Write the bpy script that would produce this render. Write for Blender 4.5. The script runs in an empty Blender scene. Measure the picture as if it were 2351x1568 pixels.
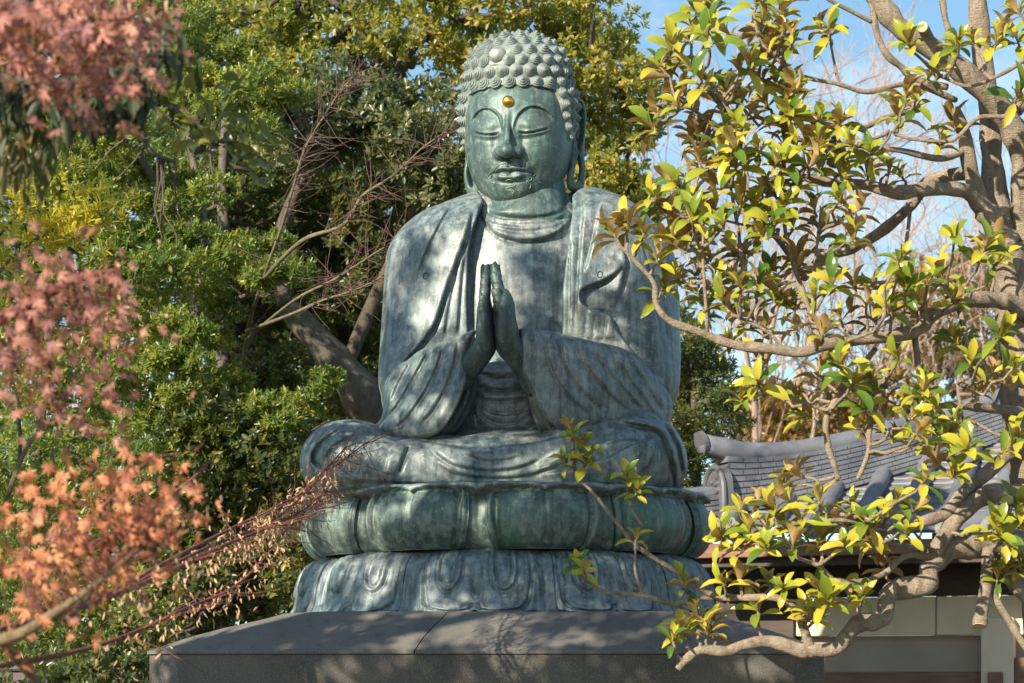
import bpy, math, random
import numpy as np
from mathutils import Vector, Matrix
from mathutils.bvhtree import BVHTree

R = math.radians
rng = np.random.default_rng(7)
random.seed(7)
scene = bpy.context.scene
COL = scene.collection

# ------------------------------------------------------------------ camera, sky, sun, exposure
LENS, DIST, EYE, HOR = 75.0, 14.0, 1.6, 1590.0      # photo read on a 2351 x 1568 grid
FPX = 2351 * LENS / 36.0
cam_d = bpy.data.cameras.new('camera')
cam = bpy.data.objects.new('camera', cam_d)
COL.objects.link(cam)
cam.location = (0, -DIST, EYE)
cam.rotation_euler = (R(90), 0, 0)
cam_d.lens = LENS
cam_d.sensor_width = 36
cam_d.shift_y = (HOR - 784) / 2351
cam_d.clip_start = 0.1
cam_d.clip_end = 3000
cam_d.dof.use_dof = True
cam_d.dof.focus_distance = 13.1
cam_d.dof.aperture_fstop = 3.8
scene.camera = cam

SUN_AZ, SUN_EL = 38.0, 24.0                            # from the left, in front of the statue
SUN = np.array([-math.sin(R(SUN_AZ)) * math.cos(R(SUN_EL)), -math.cos(R(SUN_AZ)) * math.cos(R(SUN_EL)), math.sin(R(SUN_EL))])
sun_d = bpy.data.lights.new('sun', 'SUN')
sun_d.energy = 5.0
sun_d.angle = R(0.55)
sun_d.color = (1.0, 0.86, 0.66)
sun = bpy.data.objects.new('sun', sun_d)
COL.objects.link(sun)
sun.rotation_euler = Vector(SUN).to_track_quat('Z', 'Y').to_euler()

world = bpy.data.worlds.new('World')
scene.world = world
world.use_nodes = True
wn, wl = world.node_tree.nodes, world.node_tree.links
wn.clear()
sky = wn.new('ShaderNodeTexSky')
sky.sky_type = 'NISHITA'
sky.sun_disc = False
sky.sun_elevation = R(SUN_EL)
sky.sun_rotation = math.atan2(SUN[0], SUN[1])
sky.air_density = 1.0
sky.dust_density = 0.3
sky.ozone_density = 1.5
geo = wn.new('ShaderNodeTexCoord')
cmap = wn.new('ShaderNodeMapping')
cmap.inputs['Scale'].default_value = (3.0, 3.0, 9.0)
cno = wn.new('ShaderNodeTexNoise')
cno.inputs['Scale'].default_value = 2.6
cno.inputs['Detail'].default_value = 7
cno.inputs['Roughness'].default_value = 0.62
crm = wn.new('ShaderNodeValToRGB')
crm.color_ramp.elements[0].position = 0.48
crm.color_ramp.elements[0].color = (0, 0, 0, 1)
crm.color_ramp.elements[1].position = 0.80
crm.color_ramp.elements[1].color = (0.75, 0.75, 0.75, 1)
cmx = wn.new('ShaderNodeMix')
cmx.data_type = 'RGBA'
cmx.inputs[7].default_value = (7.5, 7.9, 8.4, 1)
bg = wn.new('ShaderNodeBackground')
bg.inputs['Strength'].default_value = 0.082
out = wn.new('ShaderNodeOutputWorld')
wl.new(geo.outputs['Generated'], cmap.inputs['Vector'])
wl.new(cmap.outputs['Vector'], cno.inputs['Vector'])
wl.new(cno.outputs['Fac'], crm.inputs['Fac'])
wl.new(crm.outputs['Color'], cmx.inputs[0])
tnt = wn.new('ShaderNodeMix')
tnt.data_type = 'RGBA'
tnt.blend_type = 'MULTIPLY'
tnt.inputs[0].default_value = 1.0
tnt.inputs[7].default_value = (0.90, 1.06, 1.05, 1)
wl.new(sky.outputs['Color'], tnt.inputs[6])
wl.new(tnt.outputs[2], cmx.inputs[6])
wl.new(cmx.outputs[2], bg.inputs['Color'])
wl.new(bg.outputs[0], out.inputs['Surface'])

scene.view_settings.view_transform = 'Standard'
scene.view_settings.look = 'None'
scene.view_settings.gamma = 1
scene.view_settings.exposure = 1.02
scene.cycles.max_bounces = 6
scene.cycles.transparent_max_bounces = 6


# ------------------------------------------------------------------ helpers
def at(px, py, y):
    """a point of the place from its position read off the photo and its depth behind the statue's axis"""
    d = DIST + y
    return np.array([(px - 1175.5) * d / FPX, y, EYE + (HOR - py) * d / FPX])


def tag(o, label=None, cat=None, group=None, kind=None):
    if label: o['label'] = label
    if cat: o['category'] = cat
    if group: o['group'] = group
    if kind: o['kind'] = kind
    return o


def thing(name, label, cat, loc=(0, 0, 0), rz=0.0, group=None):
    o = bpy.data.objects.new(name, None)
    COL.objects.link(o)
    o.location = loc
    o.rotation_euler = (0, 0, rz)
    o.empty_display_size = 0.2
    return tag(o, label, cat, group)


def link(name, mesh, mat=None, parent=None):
    o = bpy.data.objects.new(name, mesh)
    COL.objects.link(o)
    if mat is not None and not mesh.materials:
        for m in (mat if isinstance(mat, (list, tuple)) else [mat]):
            mesh.materials.append(m)
    if parent is not None:
        o.parent = parent
        # geometry is given in world space: undo the parents' own placement
        p, M = parent, Matrix.Identity(4)
        while p is not None:
            M = Matrix.Translation(p.location) @ p.rotation_euler.to_matrix().to_4x4() @ M if p.parent is None else p.matrix_basis @ M
            p = p.parent
        o.matrix_basis = M.inverted()
    return o


def np_mesh(name, verts, faces, smooth=True):
    """verts (n,3); faces: array (m,k) or list of such arrays"""
    me = bpy.data.meshes.new(name)
    fl = faces if isinstance(faces, (list, tuple)) else [faces]
    fl = [np.asarray(f, dtype=np.int32) for f in fl if len(f)]
    me.vertices.add(len(verts))
    me.vertices.foreach_set('co', np.asarray(verts, dtype=np.float32).ravel())
    nl = sum(f.size for f in fl)
    nf = sum(len(f) for f in fl)
    me.loops.add(nl)
    me.polygons.add(nf)
    me.loops.foreach_set('vertex_index', np.concatenate([f.ravel() for f in fl]))
    tot = np.concatenate([np.full(len(f), f.shape[1], dtype=np.int32) for f in fl])
    me.polygons.foreach_set('loop_start', np.concatenate([[0], np.cumsum(tot)[:-1]]).astype(np.int32))
    me.polygons.foreach_set('loop_total', tot)
    me.update(calc_edges=True)
    me.validate()
    if smooth:
        me.polygons.foreach_set('use_smooth', np.ones(len(me.polygons), dtype=bool))
    return me


class MB:
    """collects boxes, prisms and tubes into one mesh"""
    def __init__(self):
        self.v, self.f = [], []

    def add(self, v, f):
        n = len(self.v)
        self.v += [tuple(p) for p in v]
        self.f += [tuple(i + n for i in q) for q in f]

    def box(self, c, s, rz=0.0, bevel=0.0):
        hx, hy, hz = s[0] / 2, s[1] / 2, s[2] / 2
        b = min(bevel, hx * .9, hy * .9, hz * .9)
        cs, sn = math.cos(rz), math.sin(rz)
        v = []
        if b <= 0:
            rings = [(hx, hy, -hz), (hx, hy, hz)]
            for (x, y, z) in rings:
                for sx, sy in ((-1, -1), (1, -1), (1, 1), (-1, 1)):
                    v.append((sx * x, sy * y, z))
            f = [(3, 2, 1, 0), (4, 5, 6, 7)] + [(i, (i + 1) % 4, 4 + (i + 1) % 4, 4 + i) for i in range(4)]
        else:
            def ring(ix, iz):
                x, y = hx - ix, hy - ix
                return [(-x + b - ix * 0, -y, iz), (x - b, -y, iz), (x, -y + b, iz), (x, y - b, iz), (x - b, y, iz), (-x + b, y, iz), (-x, y - b, iz), (-x, -y + b, iz)]
            for ix, iz in ((b, -hz), (0, -hz + b), (0, hz - b), (b, hz)):
                v += ring(ix, iz)
            f = [tuple(range(7, -1, -1)), tuple(range(24, 32))]
            for k in range(3):
                for i in range(8):
                    f.append((k * 8 + i, k * 8 + (i + 1) % 8, k * 8 + 8 + (i + 1) % 8, k * 8 + 8 + i))
        v = [(c[0] + x * cs - y * sn, c[1] + x * sn + y * cs, c[2] + z) for x, y, z in v]
        self.add(v, f)

    def tube(self, pts, rad, n=8, cap=True):
        v, f = tube_np(pts, rad, n, cap)
        self.add(v.tolist(), f)

    def build(self, name, mat, parent=None, smooth=False):
        me = bpy.data.meshes.new(name)
        me.from_pydata(self.v, [], self.f)
        me.update()
        if smooth:
            for p in me.polygons: p.use_smooth = True
        return link(name, me, mat, parent)


def tube_np(pts, rad, n=8, cap=True):
    pts = np.asarray(pts, float)
    rad = np.broadcast_to(np.asarray(rad, float), (len(pts),))
    tan = np.gradient(pts, axis=0)
    tan /= np.linalg.norm(tan, axis=1)[:, None] + 1e-9
    up = np.array([0.0, 0.0, 1.0])
    if abs(tan[0] @ up) > .9: up = np.array([1.0, 0, 0])
    u = np.cross(tan[0], up)
    u /= np.linalg.norm(u)
    vs = []
    a = np.arange(n) * 2 * math.pi / n
    for i in range(len(pts)):
        u = u - tan[i] * (u @ tan[i])
        u /= np.linalg.norm(u) + 1e-9
        w = np.cross(tan[i], u)
        vs.append(pts[i] + rad[i] * (np.cos(a)[:, None] * u + np.sin(a)[:, None] * w))
    f = []
    for i in range(len(pts) - 1):
        for k in range(n):
            f.append((i * n + k, i * n + (k + 1) % n, (i + 1) * n + (k + 1) % n, (i + 1) * n + k))
    if cap:
        f.append(tuple(range(n - 1, -1, -1)))
        f.append(tuple((len(pts) - 1) * n + k for k in range(n)))
    return np.concatenate(vs), f


def catmull(pts, per=6, closed=False):
    p = np.asarray(pts, float)
    n = len(p)
    if n < 3 and not closed:
        t = np.linspace(0, 1, per + 1)[:, None]
        return p[0] * (1 - t) + p[1] * t
    o = []
    for i in range(n if closed else n - 1):
        g = (lambda k: p[k % n]) if closed else (lambda k: p[min(max(k, 0), n - 1)])
        p0, p1, p2, p3 = g(i - 1), g(i), g(i + 1), g(i + 2)
        for s in range(per):
            t = s / per
            o.append(.5 * (2 * p1 + (p2 - p0) * t + (2 * p0 - 5 * p1 + 4 * p2 - p3) * t * t + (3 * p1 - p0 - 3 * p2 + p3) * t ** 3))
    if not closed: o.append(p[-1])
    return np.array(o)


# ---- materials
class M:
    """tiny node builder"""
    def __init__(self, name):
        self.m = bpy.data.materials.new(name)
        self.m.use_nodes = True
        self.n, self.l = self.m.node_tree.nodes, self.m.node_tree.links
        self.n.clear()
        self.out = self.n.new('ShaderNodeOutputMaterial')
        self.b = self.n.new('ShaderNodeBsdfPrincipled')
        self.l.new(self.b.outputs[0], self.out.inputs[0])

    def put(self, sock, val):
        if hasattr(val, 'is_linked') or isinstance(val, bpy.types.NodeSocket):
            self.l.new(val, sock)
        else:
            if isinstance(val, tuple) and len(val) == 3 and sock.type == 'RGBA': val = val + (1,)
            sock.default_value = val

    def set(self, **kw):
        for k, v in kw.items():
            self.put(self.b.inputs[k.replace('_', ' ')], v)
        return self

    def coord(self, scale=(1, 1, 1), kind='Object', rot=(0, 0, 0)):
        tc = self.n.new('ShaderNodeTexCoord')
        mp = self.n.new('ShaderNodeMapping')
        mp.inputs['Scale'].default_value = scale
        mp.inputs['Rotation'].default_value = rot
        self.l.new(tc.outputs[kind], mp.inputs['Vector'])
        return mp.outputs[0]

    def noise(self, vec, scale, detail=5, rough=.55, dist=0.0):
        t = self.n.new('ShaderNodeTexNoise')
        t.inputs['Scale'].default_value = scale
        t.inputs['Detail'].default_value = detail
        t.inputs['Roughness'].default_value = rough
        t.inputs['Distortion'].default_value = dist
        self.l.new(vec, t.inputs['Vector'])
        return t.outputs['Fac']

    def voronoi(self, vec, scale, feat='F1'):
        t = self.n.new('ShaderNodeTexVoronoi')
        t.feature = feat
        t.inputs['Scale'].default_value = scale
        self.l.new(vec, t.inputs['Vector'])
        return t.outputs

    def ramp(self, fac, stops):
        r = self.n.new('ShaderNodeValToRGB')
        e = r.color_ramp.elements
        while len(e) < len(stops): e.new(.5)
        for k, (p, c) in enumerate(stops):
            e[k].position = p
            if not isinstance(c, tuple): c = (c, c, c)
            e[k].color = c + (1,)
        self.l.new(fac, r.inputs[0])
        return r.outputs[0]

    def mix(self, fac, a, b, mode='MIX'):
        x = self.n.new('ShaderNodeMix')
        x.data_type = 'RGBA'
        x.blend_type = mode
        self.put(x.inputs[0], fac)
        self.put(x.inputs[6], a)
        self.put(x.inputs[7], b)
        return x.outputs[2]

    def math(self, op, a, b=0.0):
        x = self.n.new('ShaderNodeMath')
        x.operation = op
        self.put(x.inputs[0], a)
        self.put(x.inputs[1], b)
        return x.outputs[0]

    def bump(self, h, strength=.3, dist=.01):
        x = self.n.new('ShaderNodeBump')
        x.inputs['Strength'].default_value = strength
        x.inputs['Distance'].default_value = dist
        self.l.new(h, x.inputs['Height'])
        self.l.new(x.outputs[0], self.b.inputs['Normal'])
        return self

    def island(self):
        g = self.n.new('ShaderNodeNewGeometry')
        return g.outputs['Random Per Island'], g.outputs['Backfacing']


def bronze_mat(name, tint=(1, 1, 1), pale=.5, streak=1.0, green=.5):
    m = M(name)
    v = m.coord((1, 1, 1))
    vs = m.coord((9, 9, 1.0))
    big = m.noise(v, 2.2, 5, .6, .4)
    st = m.noise(vs, 2.2, 7, .68)
    fine = m.noise(v, 16, 8, .72)
    spk = m.noise(v, 60, 4, .6)
    dark = m.mix(m.ramp(m.noise(v, 1.7, 4, .6), [(.40, 0.0), (.62, 1.0)]), (.026, .042, .046), (.024, .060, .050))
    mid = m.mix(m.ramp(big, [(.38, 0.0), (.62, 1.0)]), (.092, .128, .142), (.135, .148, .155))
    pal = m.mix(m.ramp(m.noise(v, 3.1, 4, .6), [(.42, 0.0), (.60, 1.0)]), (.30, .39, .385), (.40, .425, .40))
    c = m.mix(m.ramp(st, [(.30, 0.15), (.52, streak)]), dark, mid)
    f2 = m.math('ADD', m.math('MULTIPLY', fine, .60), m.math('MULTIPLY', st, .40))
    lo = .62 - .2 * pale
    c = m.mix(m.ramp(f2, [(lo - .07, 0.0), (lo + .14, .74)]), c, pal)
    gm = m.ramp(m.noise(m.coord((2.2, 2.2, .7)), 1.3, 5, .65), [(.52, 0.0), (.66, green)])
    c = m.mix(gm, c, (.085, .165, .130))
    ru = m.ramp(m.noise(m.coord((3, 3, 1.1)), 3.3, 6, .7), [(.69, 0.0), (.76, .55)])
    c = m.mix(ru, c, (.30, .14, .07))
    c = m.mix(m.ramp(spk, [(.60, 0.0), (.72, .55)]), c, (.40, .46, .42))
    c = m.mix(1.0, c, tint, 'MULTIPLY')
    m.set(Base_Color=c, Metallic=.22, Roughness=m.ramp(fine, [(.3, .38), (.7, .62)]))
    m.b.inputs['Specular IOR Level'].default_value = .55
    h = m.math('ADD', m.math('MULTIPLY', fine, .6), m.math('ADD', m.math('MULTIPLY', spk, .25), m.math('MULTIPLY', st, .5)))
    m.bump(h, .35, .012)
    return m.m


def leaf_mat(name, cols, back=None, gloss=.35, trans=.35, scale=2.0, tcol=None, hue=None):
    """cols: list of (position, colour) along a random value per leaf, shifted by a slow noise over the crown"""
    m = M(name)
    isl, bf = m.island()
    v = m.coord((1, 1, 1))
    no = m.noise(v, scale, 3, .5)
    fac = m.math('ADD', m.math('MULTIPLY', isl, .55), m.math('MULTIPLY', m.ramp(no, [(.3, 0.0), (.7, 1.0)]), .45))
    c = m.ramp(fac, cols)
    if back is not None:
        cb = m.ramp(isl, back)
        c = m.mix(bf, c, cb)
    m.set(Base_Color=c, Roughness=gloss)
    m.b.inputs['Specular IOR Level'].default_value = .5
    tr = m.n.new('ShaderNodeBsdfTranslucent')
    tc = m.mix(1.0, m.mix(.35, c, (1, 1, 0.25), 'MIX'), (1.5, 1.6, 1.0) if tcol is None else tcol, 'MULTIPLY')
    m.l.new(tc, tr.inputs[0])
    ms = m.n.new('ShaderNodeMixShader')
    ms.inputs[0].default_value = trans
    m.l.new(m.b.outputs[0], ms.inputs[1])
    m.l.new(tr.outputs[0], ms.inputs[2])
    m.l.new(ms.outputs[0], m.out.inputs[0])
    return m.m


def bark_mat(name, c1, c2, scale=14, moss=None):
    m = M(name)
    v = m.coord((1, 1, .45))
    a = m.noise(v, scale, 7, .7, .6)
    b = m.noise(m.coord(), scale * .25, 4, .6)
    c = m.mix(m.ramp(a, [(.35, 0.0), (.65, 1.0)]), c1, c2)
    c = m.mix(m.ramp(b, [(.5, 0.0), (.7, .5)]), c, moss or c2)
    m.set(Base_Color=c, Roughness=.85)
    rings = m.noise(m.coord((2, 2, 9)), scale * .8, 4, .7, .8)
    m.bump(m.math('ADD', a, m.math('MULTIPLY', rings, .6)), .9, .03)
    return m.m


# ---- distance-field sculpting
def surface_nets(F, org, h):
    s = F < 0
    nx, ny, nz = F.shape
    cnt = np.zeros((nx - 1, ny - 1, nz - 1), np.int8)
    for i in (0, 1):
        for j in (0, 1):
            for k in (0, 1):
                cnt += s[i:nx - 1 + i, j:ny - 1 + j, k:nz - 1 + k]
    cells = np.argwhere((cnt > 0) & (cnt < 8))
    idx = np.full(cnt.shape, -1, np.int32)
    idx[cells[:, 0], cells[:, 1], cells[:, 2]] = np.arange(len(cells))
    acc = np.zeros((len(cells), 3))
    num = np.zeros(len(cells))
    cor = [(i, j, k) for i in (0, 1) for j in (0, 1) for k in (0, 1)]
    val = {c: F[cells[:, 0] + c[0], cells[:, 1] + c[1], cells[:, 2] + c[2]].astype(np.float64) for c in cor}
    for a in cor:
        for ax in range(3):
            if a[ax]: continue
            b = list(a)
            b[ax] = 1
            b = tuple(b)
            va, vb = val[a], val[b]
            m = (va < 0) != (vb < 0)
            t = np.where(m, va / np.where(m, va - vb, 1), 0)
            p = np.array(a, float)[None, :] + t[:, None] * (np.array(b) - np.array(a))
            acc += p * m[:, None]
            num += m
    V = (cells + acc / num[:, None]) * h + np.asarray(org)
    quads = []
    for ax in range(3):
        sl0 = [slice(None)] * 3
        sl1 = [slice(None)] * 3
        sl0[ax] = slice(0, -1)
        sl1[ax] = slice(1, None)
        a, b = s[tuple(sl0)], s[tuple(sl1)]
        e = np.argwhere(a != b)
        u, w = [(1, 2), (2, 0), (0, 1)][ax]
        ok = (e[:, u] > 0) & (e[:, w] > 0) & (e[:, u] < F.shape[u] - 1) & (e[:, w] < F.shape[w] - 1)
        e = e[ok]
        flip = ~s[e[:, 0], e[:, 1], e[:, 2]]
        def c(du, dw):
            q = e.copy()
            q[:, u] -= du
            q[:, w] -= dw
            return idx[q[:, 0], q[:, 1], q[:, 2]]
        q = np.stack([c(1, 1), c(0, 1), c(0, 0), c(1, 0)], 1)
        q[flip] = q[flip][:, ::-1]
        quads.append(q)
    return V, np.concatenate(quads)


def relax(V, Q, it=2, k=.5):
    e = np.concatenate([Q[:, [0, 1]], Q[:, [1, 2]], Q[:, [2, 3]], Q[:, [3, 0]]])
    for _ in range(it):
        acc = np.zeros_like(V)
        num = np.zeros(len(V))
        for a, b in ((0, 1), (1, 0)):
            for c in range(3):
                acc[:, c] += np.bincount(e[:, a], V[e[:, b], c], len(V))
            num += np.bincount(e[:, a], minlength=len(V))
        V = V * (1 - k) + k * acc / num[:, None]
    return V


class Grid:
    def __init__(self, lo, hi, h):
        self.lo, self.h = np.array(lo, float), h
        n = np.ceil((np.array(hi) - self.lo) / h).astype(int) + 1
        g = [(self.lo[i] + np.arange(n[i]) * h).astype(np.float32) for i in range(3)]
        self.X, self.Y, self.Z = g[0][:, None, None], g[1][None, :, None], g[2][None, None, :]
        self.gx, self.gz = g[0][:, None], g[2][None, :]

    def ell(self, c, r):
        px, py, pz = self.X - c[0], self.Y - c[1], self.Z - c[2]
        k0 = np.sqrt((px / r[0]) ** 2 + (py / r[1]) ** 2 + (pz / r[2]) ** 2)
        k1 = np.sqrt((px / r[0] ** 2) ** 2 + (py / r[1] ** 2) ** 2 + (pz / r[2] ** 2) ** 2) + 1e-6
        return k0 * (k0 - 1) / k1

    def cap(self, a, ra, b, rb):
        a, b = np.asarray(a, float), np.asarray(b, float)
        d = b - a
        L = d @ d
        t = ((self.X - a[0]) * d[0] + (self.Y - a[1]) * d[1] + (self.Z - a[2]) * d[2]) / L
        t = np.clip(t, 0, 1)
        dx, dy, dz = self.X - a[0] - t * d[0], self.Y - a[1] - t * d[1], self.Z - a[2] - t * d[2]
        return np.sqrt(dx * dx + dy * dy + dz * dz) - (ra + (rb - ra) * t)

    def poly(self, pts):
        """signed 2-D distance (x,z) to a closed outline, negative inside"""
        p = np.asarray(pts, float)
        q = np.roll(p, -1, 0)
        d = np.full((self.gx.shape[0], self.gz.shape[1]), 1e9)
        ins = np.zeros(d.shape, bool)
        for a, b in zip(p, q):
            e = b - a
            wx, wz = self.gx - a[0], self.gz - a[1]
            t = np.clip((wx * e[0] + wz * e[1]) / (e @ e + 1e-12), 0, 1)
            d = np.minimum(d, (wx - t * e[0]) ** 2 + (wz - t * e[1]) ** 2)
            if a[1] != b[1]:
                c = ((a[1] <= self.gz) & (self.gz < b[1])) | ((b[1] <= self.gz) & (self.gz < a[1]))
                xi = a[0] + (self.gz - a[1]) / (b[1] - a[1]) * e[0]
                ins ^= c & (self.gx < xi)
        d = np.sqrt(d)
        return np.where(ins, -d, d).astype(np.float32)[:, None, :]

    def puffy(self, pts, yc, T, Rr):
        d2 = self.poly(pts)
        q = np.maximum(d2 + Rr, 0)
        return np.sqrt((q * (T / Rr)) ** 2 + (self.Y - yc) ** 2) - T

    def line(self, pts):
        """unsigned distance, signed side distance and end fade for a polyline in (x,z)"""
        p = np.asarray(pts, float)
        n = len(p) - 1
        best = np.full((self.gx.shape[0], self.gz.shape[1]), 1e9)
        sd = np.zeros_like(best)
        tt = np.zeros_like(best)
        for i in range(n):
            a, e = p[i], p[i + 1] - p[i]
            wx, wz = self.gx - a[0], self.gz - a[1]
            t = np.clip((wx * e[0] + wz * e[1]) / (e @ e + 1e-12), 0, 1)
            d = np.hypot(wx - t * e[0], wz - t * e[1])
            m = d < best
            best = np.where(m, d, best)
            sd = np.where(m, np.sign(e[0] * wz - e[1] * wx) * d, sd)
            tt = np.where(m, (i + t) / n, tt)
        fade = np.clip(np.minimum(tt, 1 - tt) * 6, 0, 1)
        return best, sd, fade

    def groove(self, pts, a, w, fade=True):
        d, s, f = self.line(pts)
        return (a * np.exp(-(d / w) ** 2) * (f if fade else 1)).astype(np.float32)[:, None, :]

    def step(self, pts, a, w, L, fade=True):
        """cloth edge: the left side of the line stands proud by a and eases off over L"""
        w, a = w * .72, a * 1.12
        d, s, f = self.line(pts)
        up = np.where(s > 0, np.exp(-s / L), 0)
        edge = 1 / (1 + np.exp(-s / (w * .35)))
        g = a * edge * np.where(s > 0, up, 1) - .35 * a * np.exp(-((s + w) / w) ** 2)
        return (g * (f if fade else 1)).astype(np.float32)[:, None, :]

    def mesh(self, name, F, it=1):
        V, Q = surface_nets(F, self.lo, self.h)
        V = relax(V, Q, it)
        return V, Q


def smin(a, b, k):
    h = np.clip(.5 + .5 * (b - a) / k, 0, 1)
    return b + (a - b) * h - k * h * (1 - h)


def smax(a, b, k):
    return -smin(-a, -b, k)


def xz(pts, y, per=5, closed=False):
    q = [at(p[0], p[1], p[2] if len(p) > 2 else y)[[0, 2]] for p in pts]
    return catmull(q, per, closed)
# ------------------------------------------------------------------ the bronze Buddha
BR = bronze_mat('bronze_robe', (1.03, 1.06, 1.09), pale=.52, green=.30)
BR_FACE = bronze_mat('bronze_face', (.80, 1.0, .93), pale=.26, streak=.75, green=.55)
BR_HAIR = bronze_mat('bronze_hair', (1.0, 1.04, 1.0), pale=.78, green=.35)
BR_HAND = bronze_mat('bronze_hand', (.72, .80, .80), pale=.12, streak=.6, green=.25)
BR_CHEST = bronze_mat('bronze_chest', (1.07, 1.07, 1.09), pale=.55, green=.12)
BR_LOT = bronze_mat('bronze_lotus', (.84, 1.0, .90), pale=.36, streak=.85, green=.6)
BR_BASE = bronze_mat('bronze_base', (1.0, 1.06, 1.12), pale=.52, green=.2)
BR_LINE = M('verdigris_line').set(Base_Color=(.22, .34, .29), Roughness=.6, Metallic=.2).m
GOLD = M('gilded').set(Base_Color=(.95, .52, .08), Metallic=1.0, Roughness=.24).m

ROT = R(11)                                               # turned a little to the viewer's left
statue = thing('buddha_statue', 'large seated bronze Buddha with palms pressed together, green patina and gold forehead dot', 'statue', at(1180, 1115, 0).tolist(), 0)

# ---- head, built upright and symmetric in its own units (350 = 1 m), then bowed and turned
YAW, BOW = R(-11), R(9)
HC = at(1190, 309, -.10)
HS = (DIST - .10) / FPX
HM = Matrix.Translation(HC) @ Matrix.Rotation(YAW, 4, 'Z') @ Matrix.Rotation(BOW, 4, 'X') @ Matrix.Scale(HS, 4)
HMn = np.array(HM)


def hw(V):
    V = np.asarray(V, float)
    return V @ HMn[:3, :3].T + HMn[:3, 3]


def lines2(pts, per=6):
    return catmull(np.array(pts, float), per)


G = Grid((-142, -182, -182), (142, 150, 160), 1.75)
X, Y, Z = G.X, G.Y, G.Z
F = G.ell((0, 4, -16), (125, 128, 152))
F = smin(F, G.ell((0, -28, -78), (97, 88, 88)), 22)         # full cheeks and jaw
F = smin(F, G.ell((0, -64, -128), (50, 48, 36)), 30)        # chin
F = smin(F, G.ell((0, 4, 42), (123, 119, 108)), 10)
D = np.zeros((X.shape[0], 1, Z.shape[2]), np.float32)
for sx in (1, -1):
    mir = lambda P: [(sx * a, b) for a, b in P]
    brow = lines2(mir([(12, -6), (14, 12), (24, 34), (42, 48), (62, 50), (82, 40), (98, 20)]))
    d, s, f = G.line(brow)
    below = s * sx < 0
    env = np.where(below, np.exp(-np.abs(s) / 26.0), 0) * np.clip(f * 1.5, 0, 1)
    D += (-5.6 * env / (1 + np.exp(-(np.abs(s) - 2.0) / .8)))[:, None, :].astype(np.float32)
    D += (3.0 * np.exp(-((d - 0) / 3.2) ** 2) * f * (~below))[:, None, :].astype(np.float32)
    # lids bulge over the eyeball
    ex, ez = G.gx - sx * 53, G.gz - 9
    D += (8.0 * np.exp(-(ex / 36) ** 2 - (ez / 21) ** 2))[:, None, :].astype(np.float32)
    slit = lines2(mir([(21, -6), (34, -9.5), (52, -9), (69, -5), (86, 1)]))
    D += G.groove(slit, -6.5, 1.5, True)
    D += G.groove(slit + np.array([0, 4.2]), 1.6, 1.8, True)
    D += G.groove(slit - np.array([0, 4.4]), 1.6, 1.9, True)
    D += G.groove(slit - np.array([0, 12]), -1.8, 4, True)
    # hollow beside the nose, cheek
    D += (-6 * np.exp(-((G.gx - sx * 30) / 11) ** 2 - ((G.gz + 22) / 26) ** 2))[:, None, :].astype(np.float32)
    D += (4 * np.exp(-((G.gx - sx * 66) / 34) ** 2 - ((G.gz + 50) / 36) ** 2))[:, None, :].astype(np.float32)
    D += (-4.5 * np.exp(-((G.gx - sx * 50) / 10) ** 2 - ((G.gz + 97) / 12) ** 2))[:, None, :].astype(np.float32)
# mouth
mouth = lines2([(-43, -94), (-32, -94.5), (-18, -91), (-7, -92), (0, -95), (7, -92), (18, -91), (32, -94.5), (43, -94)])
D += (10.5 * np.exp(-(G.gx / 38.0) ** 4 - ((G.gz + 96) / 23) ** 2))[:, None, :].astype(np.float32)
D += G.groove(mouth, -10.0, 2.6, True)
up = lines2([(-40, -91), (-24, -85), (-9, -82.5), (0, -85), (9, -82.5), (24, -85), (40, -91)])
D += G.groove(up, 3.6, 3.4, True)
low = lines2([(-34, -99), (-20, -104), (0, -106), (20, -104), (34, -99)])
D += G.groove(low, 5.5, 5.0, True)
D += G.groove(low - np.array([0, 10]), -3.6, 4.2, True)
for sx in (1, -1):
    for k, o in enumerate((4.5, 8.5, 12.5)):               # combed moustache lines
        ml = lines2([(sx * 5, -80 + o * .55), (sx * 18, -82 + o), (sx * 32, -90 + o * .9), (sx * (44 + o * .3), -97 + o * .45)])
        D += G.groove(ml, 2.0, 1.5, True)
        D += G.groove(ml - np.array([0, 2.0]), -1.8, 1.5, True)
D += G.groove(lines2([(0, -66), (0, -80)]), -3.5, 3.2, False)
F = F - D * np.clip((-Y - 20) / 40, 0, 1)
nose = G.cap((0, -112, 38), 4.4, (0, -154, -46), 9)
nose = smin(nose, G.ell((0, -149, -50), (17, 18, 15)), 10)
for sx in (1, -1):
    nose = smin(nose, G.ell((sx * 22, -124, -51), (13, 19, 14)), 13)
F = smin(F, nose, 7)
for sx in (1, -1):
    F = smax(F, -G.ell((sx * 13, -141, -66), (7, 8, 4.5)), 3)
V, Q = G.mesh('head', F, 1)
HV, HQ = V, Q
headbvh = BVHTree.FromPolygons([Vector(v) for v in V], Q.tolist())
head = link('head', np_mesh('head', hw(V), Q), BR_FACE, statue)


def on_face(x, z, lift=.6, bvh=headbvh):
    h = bvh.ray_cast(Vector((x, -400, z)), Vector((0, 1, 0)))
    if h[0] is None: return None
    return np.array(h[0]) + np.array(h[1]) * lift


def face_line(name, polys, r, mat=BR_LINE):
    mb = MB()
    for P_ in polys:
        q = [on_face(a, b) for a, b in catmull(np.array(P_, float), 6)]
        q = [a for a in q if a is not None]
        n = len(q)
        if n < 3: continue
        rr = r * np.clip(np.minimum(np.arange(n), np.arange(n)[::-1]) * .35 + .35, 0, 1)
        mb.tube([hw(a) for a in q], rr * HS, 6)
    return mb.build(name, mat, head, True)


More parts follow.
